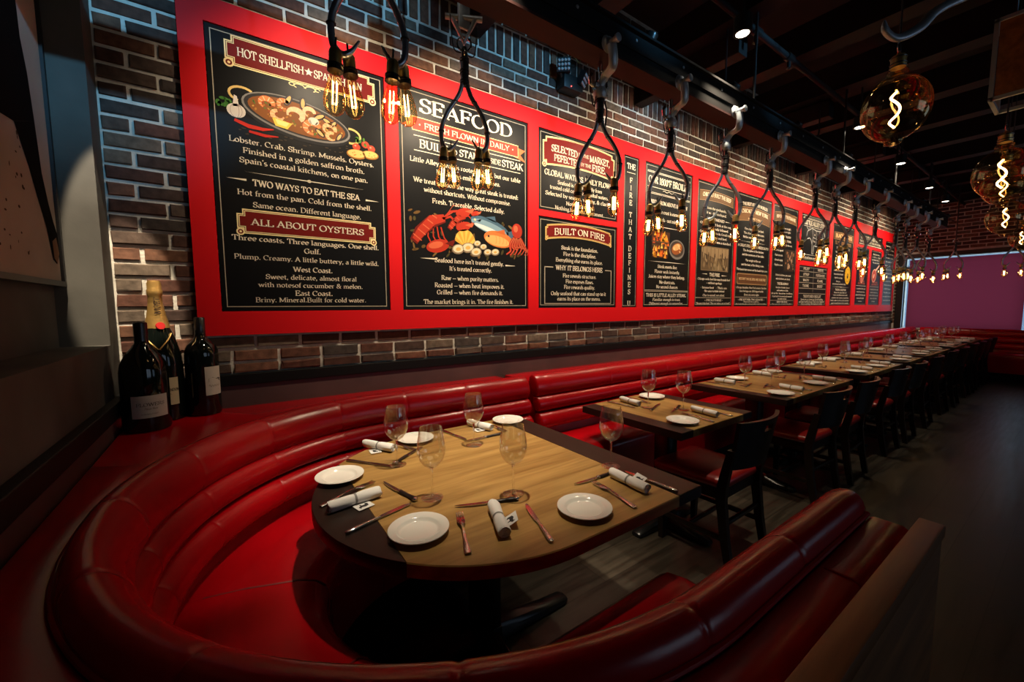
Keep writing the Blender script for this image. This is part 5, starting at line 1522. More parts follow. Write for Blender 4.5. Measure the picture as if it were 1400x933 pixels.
def make_steak():
    r = thing('steak_knife', '', 'knife', group='steak knives on the tables')
    rows = []
    for y, w, h, z in ((0, .005, .005, .004), (.004, .010, .009, .0), (.02, .0095, .009, 0), (.05, .0072, .008, 0), (.085, .0085, .0085, 0), (.092, .0082, .0082, 0)):
        rows.append([(w * cos(2 * pi * k / 10) + .0015 * sin(y * 60), y, .0055 + h * .6 * sin(2 * pi * k / 10)) for k in range(10)])
    MB().grid(rows).build('handle', 'dark_handle', r, angle=60)
    MB().grid([[(w * cos(2 * pi * k / 10), y, .0055 + h * sin(2 * pi * k / 10)) for k in range(10)] for y, w, h in ((.091, .0088, .0054), (.098, .0088, .0054), (.104, .0052, .0032))]).build('bolster', 'steel', r, angle=60)
    MB().grid([[(w * cos(2 * pi * k / 10), y, .0058 + h * sin(2 * pi * k / 10)) for k in range(10)] for y, w, h in ((-.003, .007, .004), (.004, .0105, .0058), (.009, .0103, .0057))]).build('end_cap', 'steel', r, angle=60)
    rows = [[(a, y, .0035), (b, y, .0045), (b, y, .006), (a, y, .0068)] for y, a, b in ((.102, -.005, .0045), (.112, -.0095, .0062), (.16, -.0085, .0060), (.195, -.004, .0056), (.212, .0025, .0045))]
    MB().grid(rows).build('blade', 'steel', r, angle=30)
    return r
def make_napkin(seed=0):
    # lies along +X centred on the origin
    rn = random.Random(seed)
    r = thing('napkin_roll', '', 'napkin', group='rolled napkins on the tables')
    mb = MB(); L, R = .168, .0185; n = 26; rows = []
    ph = rn.uniform(0, 6)
    for i in range(n + 1):
        t = i / n; x = -L / 2 + L * t
        k = 1 - .11 * math.exp(-((t - .5) / .06) ** 2) + .03 * sin(t * 9 + ph)
        if i in (0, n): k *= .93
        ring = []
        for a in range(22):
            an = 2 * pi * a / 22
            rr = R * k * (1 + .035 * sin(3 * an + 4 * t + ph) + .02 * sin(5 * an - 7 * t))
            z = R + rr * sin(an)
            ring.append((x + .004 * sin(an * 2 + ph) * (abs(t - .5) > .45), rr * cos(an) * 1.04, max(0.0006, z * (.98 if z > R else 1))))
        rows.append(ring)
    mb.grid(rows, cap=False)
    # the coiled layers seen at both ends
    for sgn in (-1, 1):
        x = sgn * L / 2
        pts = []
        for q in range(64):
            an = q * .33 + ph; rr = R * .94 * (1 - q / 66)
            pts.append((an, rr))
        vs = []; fs = []
        for j, (an, rr) in enumerate(pts):
            vs.append((x - sgn * .003, rr * cos(an), R + rr * sin(an))); vs.append((x + sgn * .0012, rr * .985 * cos(an), R + rr * .985 * sin(an)))
        for j in range(len(pts) - 1): fs.append((2 * j, 2 * j + 2, 2 * j + 3, 2 * j + 1))
        mb.add(vs, fs)
        mb.add([(x - sgn * .003, R * .93 * cos(2 * pi * k / 16), R + R * .93 * sin(2 * pi * k / 16)) for k in range(16)], [tuple(range(16))])
    mb.build('cloth', 'linen', r, angle=70)
    rows = [[(x, R * .935 * cos(2 * pi * k / 22) * 1.04, max(.0004, R + R * .935 * sin(2 * pi * k / 22))) for k in range(22)] for x in (-.0035, .0035)]
    MB().grid(rows, cap=False).build('paper_band', 'band', r, angle=70)
    return r
def add_tag(r, dx, dy, rz, tilt=0.0, sx=.055, sy=.046):
    """the little printed card tucked under the roll's band"""
    Mx = Matrix.Translation((dx, dy, .0025)) @ Matrix.Rotation(rz, 4, 'Z') @ Matrix.Rotation(tilt, 4, 'X')
    mb = MB(); mb.box(-sx / 2, sx / 2, 0, sy, 0, .0008, mat=Mx); c = mb.build('tag_card', 'card', r, smooth=False)
    p = Printer(lambda u, v, h: tuple(Mx @ Vector((u, v, .0008 + h))), base=.0003, step=.0001)
    K = (0.03, 0.03, 0.032)
    p.poly([(-.016, .016), (-.014, .031), (-.002, .035), (.008, .031), (.015, .034), (.020, .029), (.016, .024), (.011, .023), (.010, .012), (.006, .012), (.005, .020), (-.006, .020), (-.008, .012), (-.012, .012)], K)
    p.poly([(.013, .033), (.016, .039), (.018, .033)], K); p.rect(-.018, .005, .018, .007, K)
    p.build('printed_steer', c)

PROTO = {'glass': make_glass(), 'plate': make_plate(), 'fork': make_fork(), 'butter': make_butter(), 'steak': make_steak(), 'nap': make_napkin(1)}
USED = set()
def put(kind, x, y, rz, label, z=ZT):
    if kind in USED: o = copy_tree(PROTO[kind])
    else: o = PROTO[kind]; USED.add(kind)
    o.location = (x, y, z + .0006); o.rotation_euler = (0, 0, rz); o['label'] = label
    return o
def put2(kind, a, b, label, z=ZT):
    """handle end a, tip towards b (plan points); napkins from end to end"""
    d = math.atan2(b[1] - a[1], b[0] - a[0])
    if kind == 'nap': return put(kind, (a[0] + b[0]) / 2, (a[1] + b[1]) / 2, d, label, z)
    return put(kind, a[0], a[1], d - pi / 2, label, z)

NAMES = {'glass': 'wine glass', 'plate': 'white bread plate', 'fork': 'steel fork', 'butter': 'steel table knife', 'steak': 'black-handled steak knife', 'nap': 'rolled white napkin'}
S = {'front place': dict(plate=(.413, 1.07), fork=((.479, .896), (.565, 1.117)), nap=((.657, 1.055), (.600, .905)), steak=((.762, 1.067), (.564, 1.141)), butter=((.693, .809), (.764, 1.028)), glass=(.775, 1.112)),
     'right front place': dict(plate=(.892, .884), fork=((1.036, .799), (1.068, 1.026)), nap=((1.163, 1.000), (1.152, .852)), steak=((1.205, 1.026), (.991, 1.035)), butter=((1.249, .787), (1.237, 1.003)), glass=(1.238, 1.082)),
     'left place': dict(plate=(.309, 1.598), fork=((.207, 1.398), (.401, 1.486)), nap=((.226, 1.346), (.385, 1.366)), steak=((.478, 1.257), (.430, 1.466)), butter=((.237, 1.185), (.457, 1.247)), glass=(.533, 1.250)),
     'rear left place': dict(plate=(.709, 1.848), fork=((.560, 1.900), (.660, 1.715)), nap=((.487, 1.900), (.566, 1.765)), steak=((.522, 1.616), (.697, 1.738)), butter=((.372, 1.772), (.499, 1.600)), glass=(.533, 1.604)),
     'rear right place': dict(plate=(1.255, 1.850), fork=((1.125, 1.915), (1.142, 1.715)), nap=((1.048, 1.915), (1.088, 1.770)), steak=((1.104, 1.685), (.892, 1.689)), butter=((.880, 1.925), (.912, 1.705)), glass=(.909, 1.627))}
TAGS = {'front place': (.012, .014, -.1, .55), 'left place': (.012, -.012, pi + .12, .0), 'right front place': (.008, .018, -.15, .6), 'rear left place': (.02, -.012, pi - .6, 0), 'rear right place': (.03, -.012, pi - .3, 0)}
napkins = {}
for s, d in S.items():
    for k, v in d.items():
        lab = '%s at the %s of the round-ended table' % (NAMES[k], s)
        if k in ('plate', 'glass'): put(k, v[0], v[1], random.uniform(0, 6), lab)
        else:
            o = put2(k, v[0], v[1], lab)
            if k == 'nap': napkins[s] = o
SEATS = {}
for i, (x0, x1, d) in enumerate(TB):
    cx = (x0 + x1) / 2
    if x1 - x0 < .9: xs_ = [('', cx)]
    else: xs_ = [('near ', x0 + (x1 - x0) * .26), ('far ', x0 + (x1 - x0) * .75)]
    for (nm, xc) in xs_:
        for side, sg in (('aisle', 1), ('bench', -1)):
            rn = random.Random(i * 10 + (nm == 'far ') * 3 + sg)
            where = '%s%s side of the %s' % (nm, side, SHORT[i])
            def W(px, py): return (xc + sg * px, 1.51 + sg * py)
            j = lambda a=.008: rn.uniform(-a, a)
            a = W(-.185 + j(), -.245 + j()); put('plate', a[0], a[1], 0, '%s on the %s' % (NAMES['plate'], where))
            a = W(.065 + j(), -.075 + j()); put('glass', a[0], a[1], 0, '%s on the %s' % (NAMES['glass'], where))
            n0, n1 = W(.085 + j(), -.135 + j()), W(.060 + j(), -.30 + j()); put2('nap', n0, n1, '%s on the %s' % (NAMES['nap'], where))
            f0, f1 = W(-.045 + j(), -.335 + j()), W(-.030 + j(), -.115 + j()); put2('fork', f0, f1, '%s on the %s' % (NAMES['fork'], where))
            k0, k1 = W(.150 + j(), -.335 + j()), W(.140 + j(), -.115 + j()); put2('butter', k0, k1, '%s on the %s' % (NAMES['butter'], where))
            s0, s1 = W(.13 + j(), -.025 + j()), W(-.085 + j(), -.055 + j() - .03); put2('steak', s0, s1, '%s on the %s' % (NAMES['steak'], where))
for s, t_ in TAGS.items():
    add_tag(napkins[s], t_[0], t_[1], t_[2], t_[3])
WORLD_COORDS[0] = True

# ================================================================== OVERHEAD
# the meat rail: an I-beam running along the room with a flat trolley rail slung under it
RY = 1.50
bm_ = thing('meat_rail', 'dark steel beam running the length of the room above the tables', 'beam', (5.5, RY, 2.66))
BZ0, BZ1 = 2.635, 2.80
mb = MB().box(-.4, 9.6, RY - .055, RY + .055, BZ0 + .012, BZ1); mb.box(-.4, 9.6, RY - .075, RY + .06, BZ1, BZ1 + .012); mb.box(-.4, 9.6, RY - .062, RY - .055, BZ0 + .075, BZ0 + .090)
mb.build('beam', 'beam', bm_, smooth=False)
MB().box(-.4, 9.6, RY - .06, RY + .06, BZ0, BZ0 + .012).build('bottom_flange', 'red_bounce', bm_, smooth=False)
mb = MB()
x = -.3
while x < 9.5:
    mb.lathe([(.0, -.004), (.007, -.003), (.009, .0), (.009, .002)], 8, mat=Matrix.Translation((x, RY - .0555, BZ1 - .03)) @ Matrix.Rotation(-pi / 2, 4, 'X'))
    x += .42
mb.build('rivet', 'cast_steel', bm_)
k = 0
for xj in (1.32, 3.08, 4.84, 6.6, 8.36):
    MB().tube([(xj, RY - .045, 2.812), (xj, RY - .045, 3.42)], .009, 8).build('hanger_rod', 'black_iron', bm_)
# a dark timber bulkhead between beam and wall
for k, xj in enumerate((1.45, 3.2, 4.95, 6.7, 8.45, 10.2)):
    mb = MB().box(xj - .06, xj + .06, 1.60, YB - .012, 3.24, 3.40, bevel=.006)
    struct('ceiling_beam', mb, 'beam_under', 'dark stub beam reaching from the brick wall')

def ring_torus(mb, c, R, r, axis_u, axis_v, n=18, seg=6):
    pts = [Vector(c) + Vector(axis_u) * (R * cos(2 * pi * i / n)) + Vector(axis_v) * (R * sin(2 * pi * i / n)) for i in range(n)]
    mb.tube(pts, r, seg, closed=True)

# ------------------------------------------------------------------ edison bulb cluster pendant
def bulb_parts(root, x, z, u, lean=(0, 0), y=0.0, short=1.0):
    """socket and bulb hanging from local point (along u) at x, top z"""
    c = Vector((u[0] * x - u[1] * y, u[1] * x + u[0] * y, z))
    A = Matrix.Translation(c) @ Matrix.Rotation(lean[0], 4, 'X') @ Matrix.Rotation(lean[1], 4, 'Y')
    mb = MB(); mb.tube([A @ Vector((0, 0, .03)), A @ Vector((0, 0, -.004))], .003, 6); mb.build('flex', 'black_rubber', root)
    mb = MB()
    mb.lathe([(.004, .002), (.009, .0), (.0165, -.006), (.0185, -.014), (.0185, -.046), (.0205, -.048)], 18, mat=A, cap0=True)
    s = mb.build('socket', 'brass', root, angle=30)
    mb = MB(); mb.lathe([(.0185, -.046), (.0225, -.047), (.0225, -.053), (.020, -.054), (.020, -.058), (.0225, -.059), (.0225, -.066), (.015, -.067)], 18, mat=A); mb.build('socket_ring', 'black_iron', s, angle=30)
    mb = MB()
    mb.lathe([(.0132, -.064), (.0135, -.072), (.017, -.084), (.0235, -.105), (.029, -.128), (.0315, -.146), (.0305, -.162), (.025, -.178), (.014, -.188), (.004, -.191), (.0, -.1915)], 20, mat=A)
    b = mb.build('bulb', 'bulb_glass', root, angle=80)
    mb = MB()
    P = []
    for k in range(4):
        a = pi * k / 2 + .4
        for q, zz in ((0, -.095), (1, -.158)):
            qq = q if k % 2 == 0 else 1 - q
            P.append(A @ Vector((.0075 * cos(a + .3 * qq), .0075 * sin(a + .3 * qq), (-.095, -.158)[qq])))
    mb.tube(P, .0016, 5)
    mb.build('filament', 'filament', b)
    MB().tube([A @ Vector((0, 0, -.066)), A @ Vector((0, 0, -.093))], .003, 6).build('glass_stem', 'bulb_glass', b)

def pendant(x, y, zs, rot, left, right, label, hang, sc=1.0, shade=0):
    """zs is the height where the two bent conduits part; left/right: bulbs per arm; hang: 'trolley' on the rail or 'rod' to the ceiling"""
    r = thing('pendant_lamp', label, 'pendant lamp', (x, y, zs), 0, 'bulb cluster pendants')
    u = (cos(rot), sin(rot))
    L = lambda a, z, off=0.0: Vector((u[0] * a - u[1] * off, u[1] * a + u[0] * off, z))
    for s, nb, drop in ((-1, left, .0), (1, right, .01)):
        k = 1.0 if s < 0 else .92
        pts = [L(s * .010, .10, .004 * s), L(s * .008, .02, .004 * s), L(s * .028 * k, -.050), L(s * .080 * k, -.130), L(s * .108 * k, -.195), L(s * .112 * k, -.250), L(s * .104 * k, -.286), L(s * .082 * k, -.302), L(s * .058 * k, -.288), L(s * .034 * k, -.252)]
        C = catmull(pts, 5)
        R = [.0105 if i < len(C) - 9 else .0105 - .0085 * (i - len(C) + 9) / 9 for i in range(len(C))]
        MB().tube(C, R, 10).build('conduit', 'conduit', r, angle=60)
        MB().tube([p + Vector((0.006, .012, 0)) for p in C[:-8]], .0035, 6).build('flex', 'black_rubber', r)
        for q in (12, 22):
            mb = MB(); ring_torus(mb, C[q], .0125, .0025, (u[0], u[1], 0), (-u[1], u[0], 0), 12, 5); mb.build('cable_tie', 'black_rubber', r)
        ex = s * .085 * k
        if nb == 1: bulb_parts(r, ex, -.288, u, (0, 0), -.016)
        elif nb == 2:
            bulb_parts(r, ex - .016, -.300, u, (.04, .05), -.024); bulb_parts(r, ex + .018, -.282, u, (-.03, -.07), .026)
        else:
            for q in range(nb): bulb_parts(r, ex + .05 * (q - (nb - 1) / 2), -.35 - .01 * (q % 2), u, (0, .05 * (q - 1)), .01 * q)
    # the wrapped bundle and rings above the split
    mb = MB(); mb.tube([L(0, .16), L(.004, .10), L(0, .03), L(0, -.01)], [.012, .017, .019, .014], 10)
    for z in (.0, .012, .045, .058, .095, .108): ring_torus(mb, L(0, z), .020, .003, (1, 0, 0), (0, 1, 0), 12, 5)
    mb.build('cable_bundle', 'black_rubber', r)
    mb = MB(); ring_torus(mb, L(0, .175), .032, .005, (u[0], u[1], 0), (0, 0, 1)); ring_torus(mb, L(0, .13), .020, .004, (-u[1], u[0], 0), (0, 0, 1)); mb.build('shackle_ring', 'steel', r)
    top = 2.62 - zs
    if hang == 'trolley':
        mb = MB()
        mb.tube([L(0, .205), L(0, max(.26, top - .16))], .008, 8); mb.lathe([(.012, .0), (.012, .05)], 10, (0, 0, max(.24, top - .20)))
        mb.build('link_rod', 'steel', r)
        mb = MB()
        t = top
        C = catmull([(0, 0, t - .150), (0, -.004, t - .115), (.0, -.035, t - .075), (-.008, -.085, t - .060), (-.02, -.100, t - .02), (-.028, -.098, t + .030)], 5)
        mb.tube(C, [.022, .023, .024, .025] + [.022] * (len(C) - 4), 10, flat=(1.15, .75))
        mb.lathe([(.0, -.030), (.024, -.030), (.034, -.018), (.036, .004), (.028, .022), (.0, .026)], 14, (0, 0, t - .145))
        mb.box(-.045, .045, -.014, .014, t - .128, t - .108, bevel=.004); mb.box(-.014, .014, -.030, .030, t - .175, t - .155, bevel=.004)
        mb.build('trolley_hook', 'cast_steel', r)
        mb = MB(); A = Matrix.Translation((-.028, -.0655, t + .042)) @ Matrix.Rotation(pi / 2, 4, 'X')
        mb.lathe([(.0, .0), (.036, .0), (.042, .006), (.034, .012), (.030, .022), (.014, .026), (.014, .062), (.019, .063), (.019, .075), (.0, .077)], 18, mat=A)
        mb.build('trolley_wheel', 'cast_steel', r, angle=40)
        mb = MB(); P = [(.03, .012, t - .15), (.05, .0, t - .22), (.035, .01, t - .32), (.012, .012, .2), (.012, .014, .12)]
        mb.tube(catmull(P, 5), .004, 6); mb.tube(catmull([(-.02, .0, t - .12), (-.055, .01, t - .15), (-.04, .0, t - .22), (-.012, .012, .21)], 5), .003, 6); mb.build('flex', 'black_rubber', r)
        mb = MB(); mb.tube([(-.04, 0, t - .128), (-.07, 0, t - .118), (-.075, 0, t - .09), (-.06, 0, t - .07)], .008, 6); mb.tube([(-.05, .0, t - .135), (.05, .0, t - .15)], .0075, 8); mb.build('clamp', 'steel', r)
    elif hang == 'tbar':
        mb = MB(); t = top + .17
        mb.box(-.030, .030, -.008, .008, .24, t + .04, bevel=.004); mb.build('hanger_bar', 'cast_steel', r)
        mb = MB(); mb.tube([L(-.085, t - .06), L(.085, t - .06)], .013, 10); mb.tube([L(-.055, t - .06), L(0, t - .17), L(.055, t - .06)], .012, 8); mb.build('trolley_hook', 'cast_steel', r)
        mb = MB(); mb.tube(catmull([(.07, 0, t - .07), (.06, .01, t - .2), (.012, .012, .14)], 6), .003, 6); mb.tube(catmull([(-.07, 0, t - .07), (-.05, .01, t - .2), (-.012, .012, .14)], 6), .003, 6); mb.build('flex', 'black_rubber', r)
        MB().tube([(0, 0, t + .03), (0, 0, 3.41 - zs)], .008, 8).build('hanger_rod', 'black_iron', r)
    else:
        MB().tube([(0, 0, .2), (0, 0, 3.41 - zs)], .008, 8).build('hanger_rod', 'black_iron', r)
    light_obj('bulb_glow', 'POINT', (x + u[0] * .06, y + u[1] * .06, zs - .29 - .125), .35, (1.0, .62, .28), size=.006, parent=r)
    light_obj('bulb_glow', 'POINT', (x - u[0] * .06, y - u[1] * .06, zs - .29 - .125), .35, (1.0, .62, .28), size=.006, parent=r)
    return r
WORLD_COORDS[0] = False
pendant(.400, 1.33, 2.465, -.25, 2, 2, 'nearest bulb cluster pendant, four amber bulbs over the round-ended table', 'rod')
pendant(.955, 1.75, 2.44, -.45, 2, 2, 'four-bulb pendant on a grey T-bar, second from the camera', 'tbar')
PX = [(1.594, 2.335, 2, 1, 'three-bulb pendant in front of the SELECTED BY THE MARKET board'),
      (2.19, 2.315, 2, 1, 'three-bulb pendant in front of the 1800 degree broiler board'),
      (2.81, 2.30, 2, 1, 'three-bulb pendant in front of the stockyard photograph board'),
      (3.48, 2.315, 1, 2, 'three-bulb pendant in front of the copper CHICAGO - NEW YORK plaque'),
      (4.38, 2.285, 1, 2, 'three-bulb pendant in front of the steer drawing board'),
      (4.87, 2.265, 2, 2, 'four-bulb pendant just past the steer drawing board'),
      (5.44, 2.255, 2, 2, 'four-bulb pendant in front of the yellow medallion board'),
      (6.14, 2.20, 1, 1, 'two-bulb pendant before the far end of the red frame'),
      (6.98, 2.17, 1, 2, 'three-bulb pendant overlapping the right end of the red frame'),
      (7.45, 2.16, 1, 1, 'two-bulb pendant at the left edge of the far window'),
      (8.05, 2.22, 2, 1, 'three-bulb pendant second from the end of the rail, before the plum blind'),
      (8.75, 2.20, 1, 1, 'last bulb pendant at the end of the rail, before the plum blind')]
for (x, z, a, b_, lab) in PX:
    pendant(x, RY, z, math.atan2(RY, x) - pi / 2 + random.uniform(-.15, .15), a, b_, lab, 'trolley')
pendant(10.2, 1.42, 2.30, -1.4, 2, 1, 'three-bulb pendant alone in front of the plum blind', 'rod')
pendant(10.0, .76, 2.30, -1.4, 1, 1, 'bulb pendant at the right side of the plum blind', 'rod')

# ------------------------------------------------------------------ big amber globe pendants
def globe(x, y, z, R, label, rod_top=3.41, hook=False, lantern=False):
    r = thing('globe_pendant', label, 'pendant lamp', (x, y, z), 0, 'big amber globe pendants')
    prof = [(.024, 1.48 * R), (.025, 1.36 * R), (.036, 1.32 * R), (.038, 1.22 * R), (.034, 1.14 * R)]
    for k in range(19):
        a = pi / 2 - .34 - (pi - .34 - .28) * k / 18
        prof.append((R * cos(a), R * 1.14 * sin(a)))
    prof += [(.25 * R, -1.17 * R), (.24 * R, -1.24 * R), (.12 * R, -1.28 * R), (0, -1.285 * R)]
    b = MB().lathe(prof, 32).build('bulb', 'globe_glass', r, angle=80)
    P = [Vector((.13 * R * (1 + .25 * sin(t * 3)) * cos(t * 7.2), .13 * R * sin(t * 7.2), .66 * R - t * 1.0 * R)) for t in [i / 60 * 1.36 for i in range(61)]]
    MB().tube(P, .0042, 6).build('filament', 'spiral', b)
    MB().tube([(0, 0, 1.3 * R), (0, 0, .66 * R)], [.012, .005], 8).build('glass_stem', 'bulb_glass', b)
    s = MB().lathe([(.026, 1.42 * R), (.027, 1.46 * R), (.027, 1.78 * R), (.022, 1.84 * R), (.010, 1.88 * R), (.006, 1.95 * R)], 18).build('socket', 'brass', r, angle=30)
    mb = MB()
    for zz in (1.44, 1.55, 1.75): ring_torus(mb, (0, 0, zz * R), .0275, .003, (1, 0, 0), (0, 1, 0), 18, 5)
    mb.build('socket_ring', 'black_iron', s)
    top = 1.95 * R
    mb = MB(); ring_torus(mb, (0, 0, top + .02), .02, .004, (1, 0, 0), (0, 0, 1)); mb.build('shackle_ring', 'steel', r)
    MB().tube([(0, 0, top - .01), (0, 0, top + .03)] if hook else [(0, 0, top), (0, 0, rod_top - z)], .004, 6).build('flex', 'black_rubber', r)
    return r
globe(2.48, .566, 2.27, .122, 'biggest nearest amber globe bulb hanging from a steel meat hook')
globe(3.52, .338, 2.115, .116, 'amber globe bulb hanging under the lantern at the right edge')
globe(4.37, .406, 2.205, .112, 'amber globe bulb partly hidden behind the one under the lantern')
globe(5.32, .469, 2.115, .118, 'small looking amber globe bulb low at the right, before the plum blind')
globe(7.93, .558, 2.20, .112, 'farthest amber globe bulb at the right edge')
WORLD_COORDS[0] = True
# the curved meat hook above the nearest globe
hk = thing('meat_hook', 'curved blue-grey steel meat hook above the biggest globe bulb', 'hook', (2.48, .565, 2.58))
g = Vector((2.48, .565, 2.58)); sd = Vector((sin(YAW), -cos(YAW), 0))
C = catmull([g - sd * .075 + Vector((0, 0, .06)), g - sd * .065 + Vector((0, 0, .015)), g - sd * .01 + Vector((0, 0, -.012)), g + sd * .08 + Vector((0, 0, .03)), g + sd * .15 + Vector((0, 0, .10)), g + sd * .28 + Vector((0, 0, .16)), g + sd * .50 + Vector((0, 0, .24)), g + sd * .52 + Vector((0, 0, .45)), g + sd * .52 + Vector((0, 0, .83))], 6)
MB().tube(C, [.006, .009, .012, .015, .018] + [.020] * (len(C) - 5), 10, flat=(1.1, .7)).build('shaft', 'cast_steel', hk, angle=60)
# box lantern over the second globe
ln = thing('box_lantern', 'boxy metal framed lantern at the upper right edge', 'lantern', (3.56, .30, 2.50))
lx, ly, lz = 3.56, .265, 2.50; a_ = .13
mb = MB()
for sx in (-1, 1):
    for sy in (-1, 1): mb.box(lx + sx * a_ - .009, lx + sx * a_ + .009, ly + sy * a_ - .009, ly + sy * a_ + .009, lz, lz + .40)
for zz in (lz, lz + .40):
    for s in (-1, 1):
        mb.box(lx - a_ - .009, lx + a_ + .009, ly + s * a_ - .009, ly + s * a_ + .009, zz - .009, zz + .009); mb.box(lx + s * a_ - .009, lx + s * a_ + .009, ly - a_, ly + a_, zz - .009, zz + .009)
mb.build('frame', 'cast_steel', ln, smooth=False)
MB().box(lx - a_ - .004, lx - a_ + .003, ly - a_ + .012, ly + a_ - .012, lz + .012, lz + .388).build('panel', 'walnut', ln, smooth=False)
MB().tube([(lx, ly, lz + .40), (lx, ly, 3.41)], .008, 8).build('hanger_rod', 'black_iron', ln)
mb = MB(); mb.tube([(lx - a_, ly, lz + .40), (lx + a_, ly, lz + .40)], .007, 6); mb.build('cross_bar', 'black_iron', ln)

# ------------------------------------------------------------------ sprinkler pipe
pp_ = thing('sprinkler_pipe', 'long dark ceiling pipe with sprinkler fittings', 'pipe', (6, 1.50, 3.3))
MB().tube([(-.4, 1.503, 3.36), (6, 1.525, 3.36), (11.95, 1.59, 3.36)], .022, 12).build('pipe', 'beam', pp_)
for x in (3.2, 3.75, 6.6, 9.4):
    mb = MB(); mb.lathe([(.030, -.05), (.030, .05)], 14, mat=Matrix.Translation((x, 1.516, 3.36)) @ Matrix.Rotation(pi / 2, 4, 'Y'))
    mb.lathe([(.014, -.03), (.014, -.075), (.020, -.08), (.0, -.09)], 10, (x, 1.516, 3.36)); mb.build('fitting', 'black_iron', pp_)
for x in (2.2, 4.84, 7.48, 10.12): MB().tube([(x, 1.52, 3.37), (x, 1.52, 3.42)], .006, 6).build('hanger_rod', 'black_iron', pp_)

# ------------------------------------------------------------------ ceiling downlights (they light the tables)
DL = [(0.85, 1.33, 'downlight over the round-ended table'),
      (2.65, 1.334, 'nearest lit ceiling downlight beside the pipe'), (4.91, 1.36, 'second lit ceiling downlight along the pipe'), (6.55, 1.41, 'third lit ceiling downlight along the pipe'),
      (8.24, 1.45, 'fourth lit ceiling downlight along the pipe'), (9.53, 1.48, 'farthest lit ceiling downlight near the end wall')]
for i, (x, y, lab) in enumerate(DL):
    z = 3.05
    d = thing('downlight', 'small lit ' + lab if i < 1 else lab, 'ceiling light', (x, y, z), 0, 'ceiling downlights')
    MB().lathe([(.050, .0), (.052, .002), (.052, .095), (.040, .10), (.0, .10)], 20, (x, y, z)).build('housing', 'black_iron', d, angle=40)
    MB().lathe([(.0, .0025), (.036, .0025), (.040, .0), (.044, -.003), (.050, -.003), (.050, .001)], 20, (x, y, z)).build('trim_ring', 'black_iron', d, angle=40)
    MB().lathe([(.0, -.0005), (.037, -.0005), (.037, .002), (.0, .002)], 20, (x, y, z)).build('lens', 'lamp_face', d)
    MB().tube([(x, y, z + .1), (x, y, 3.42)], .008, 8).build('stem', 'black_iron', d)
    light_obj('downlight_beam', 'SPOT', (x, y, z - .012), P_DOWN * (1.45, .55, .42, .42, .4, .4)[i], WARM, (x + (.12 if i == 0 else 0), y + (.62 if i == 0 else .80), 0), .035, (57 if i == 0 else 74), 1.0, parent=d)
# one more in the corner, a narrow beam down the bricks behind the bottles
cx_, cy_, cz_ = -.36, 1.80, 3.30
a = Vector((cx_, cy_, cz_)); tg = Vector((-.385, 2.55, 1.30)); d = (tg - a).normalized(); rot = d.to_track_quat('Z', 'Y').to_matrix().to_4x4()
h = thing('downlight', 'small lit spotlight high in the corner over the three bottles', 'ceiling light', tuple(a), 0, 'ceiling downlights')
MB().lathe([(.0, -.10), (.030, -.10), (.036, -.09), (.036, .02), (.033, .02), (.033, -.01), (.0, -.01)], 18, mat=Matrix.Translation(a) @ rot).build('housing', 'black_iron', h, angle=40)
MB().lathe([(.0, .004), (.032, .004), (.032, .008), (.0, .008)], 16, mat=Matrix.Translation(a) @ rot).build('lens', 'lamp_face', h)
MB().tube([(cx_, cy_, cz_ + .03), (cx_, cy_, 4.0)], .008, 8).build('stem', 'black_iron', h)
light_obj('downlight_beam', 'SPOT', tuple(a + d * .03), 520, WARM, tuple(tg), .012, 12, .25, parent=h)

# ------------------------------------------------------------------ wall washer heads on a track close to the brick wall
tr = thing('lighting_track', 'black lighting track high between beam and brick wall', 'track', (6, 1.95, 3.40))
MB().box(.1, 11.6, 1.65, 1.67, 2.995, 3.015).build('channel', 'black_iron', tr, smooth=False)
for x in (1.32, 3.08, 4.84, 6.6, 8.36, 10.12): MB().tube([(x, 1.66, 3.01), (x, 1.66, 3.41)], .006, 6).build('hanger_rod', 'black_iron', tr)
for i, x in enumerate([.55, 1.35, 2.15, 3.1, 4.2, 5.5, 7.0, 8.8, 10.6]):
    a = Vector((x, 1.66, 2.94)); tgt = Vector((x + .05, 2.53, 2.33 if i < 2 else 1.75 if i < 3 else 2.25))
    h = thing('track_spotlight', 'black track spotlight aimed at the menu boards', 'spotlight', tuple(a), 0, 'track spotlights aimed at the boards')
    d = (tgt - a).normalized(); rot = d.to_track_quat('Z', 'Y').to_matrix().to_4x4()
    MB().lathe([(.0, -.10), (.030, -.10), (.036, -.09), (.036, .02), (.033, .02), (.033, -.01), (.0, -.01)], 18, mat=Matrix.Translation(a) @ rot).build('head', 'black_iron', h, angle=40)
    MB().lathe([(.0, .004), (.032, .004), (.032, .008), (.0, .008)], 16, mat=Matrix.Translation(a) @ rot).build('lens', 'lamp_face', h)
    MB().tube([tuple(a), (x, 1.66, 3.0)], .009, 8).build('stem', 'black_iron', h)
    light_obj('track_beam', 'SPOT', tuple(a + d * .03), P_WASH * (.95, 1.5, 1.15, 1.1, 1.15, 1.2, 1.3, 1.4, 1.4)[i], (1.0, .80, .56), tuple(tgt), .03, (98 if i < 2 else 140), .85, parent=h)

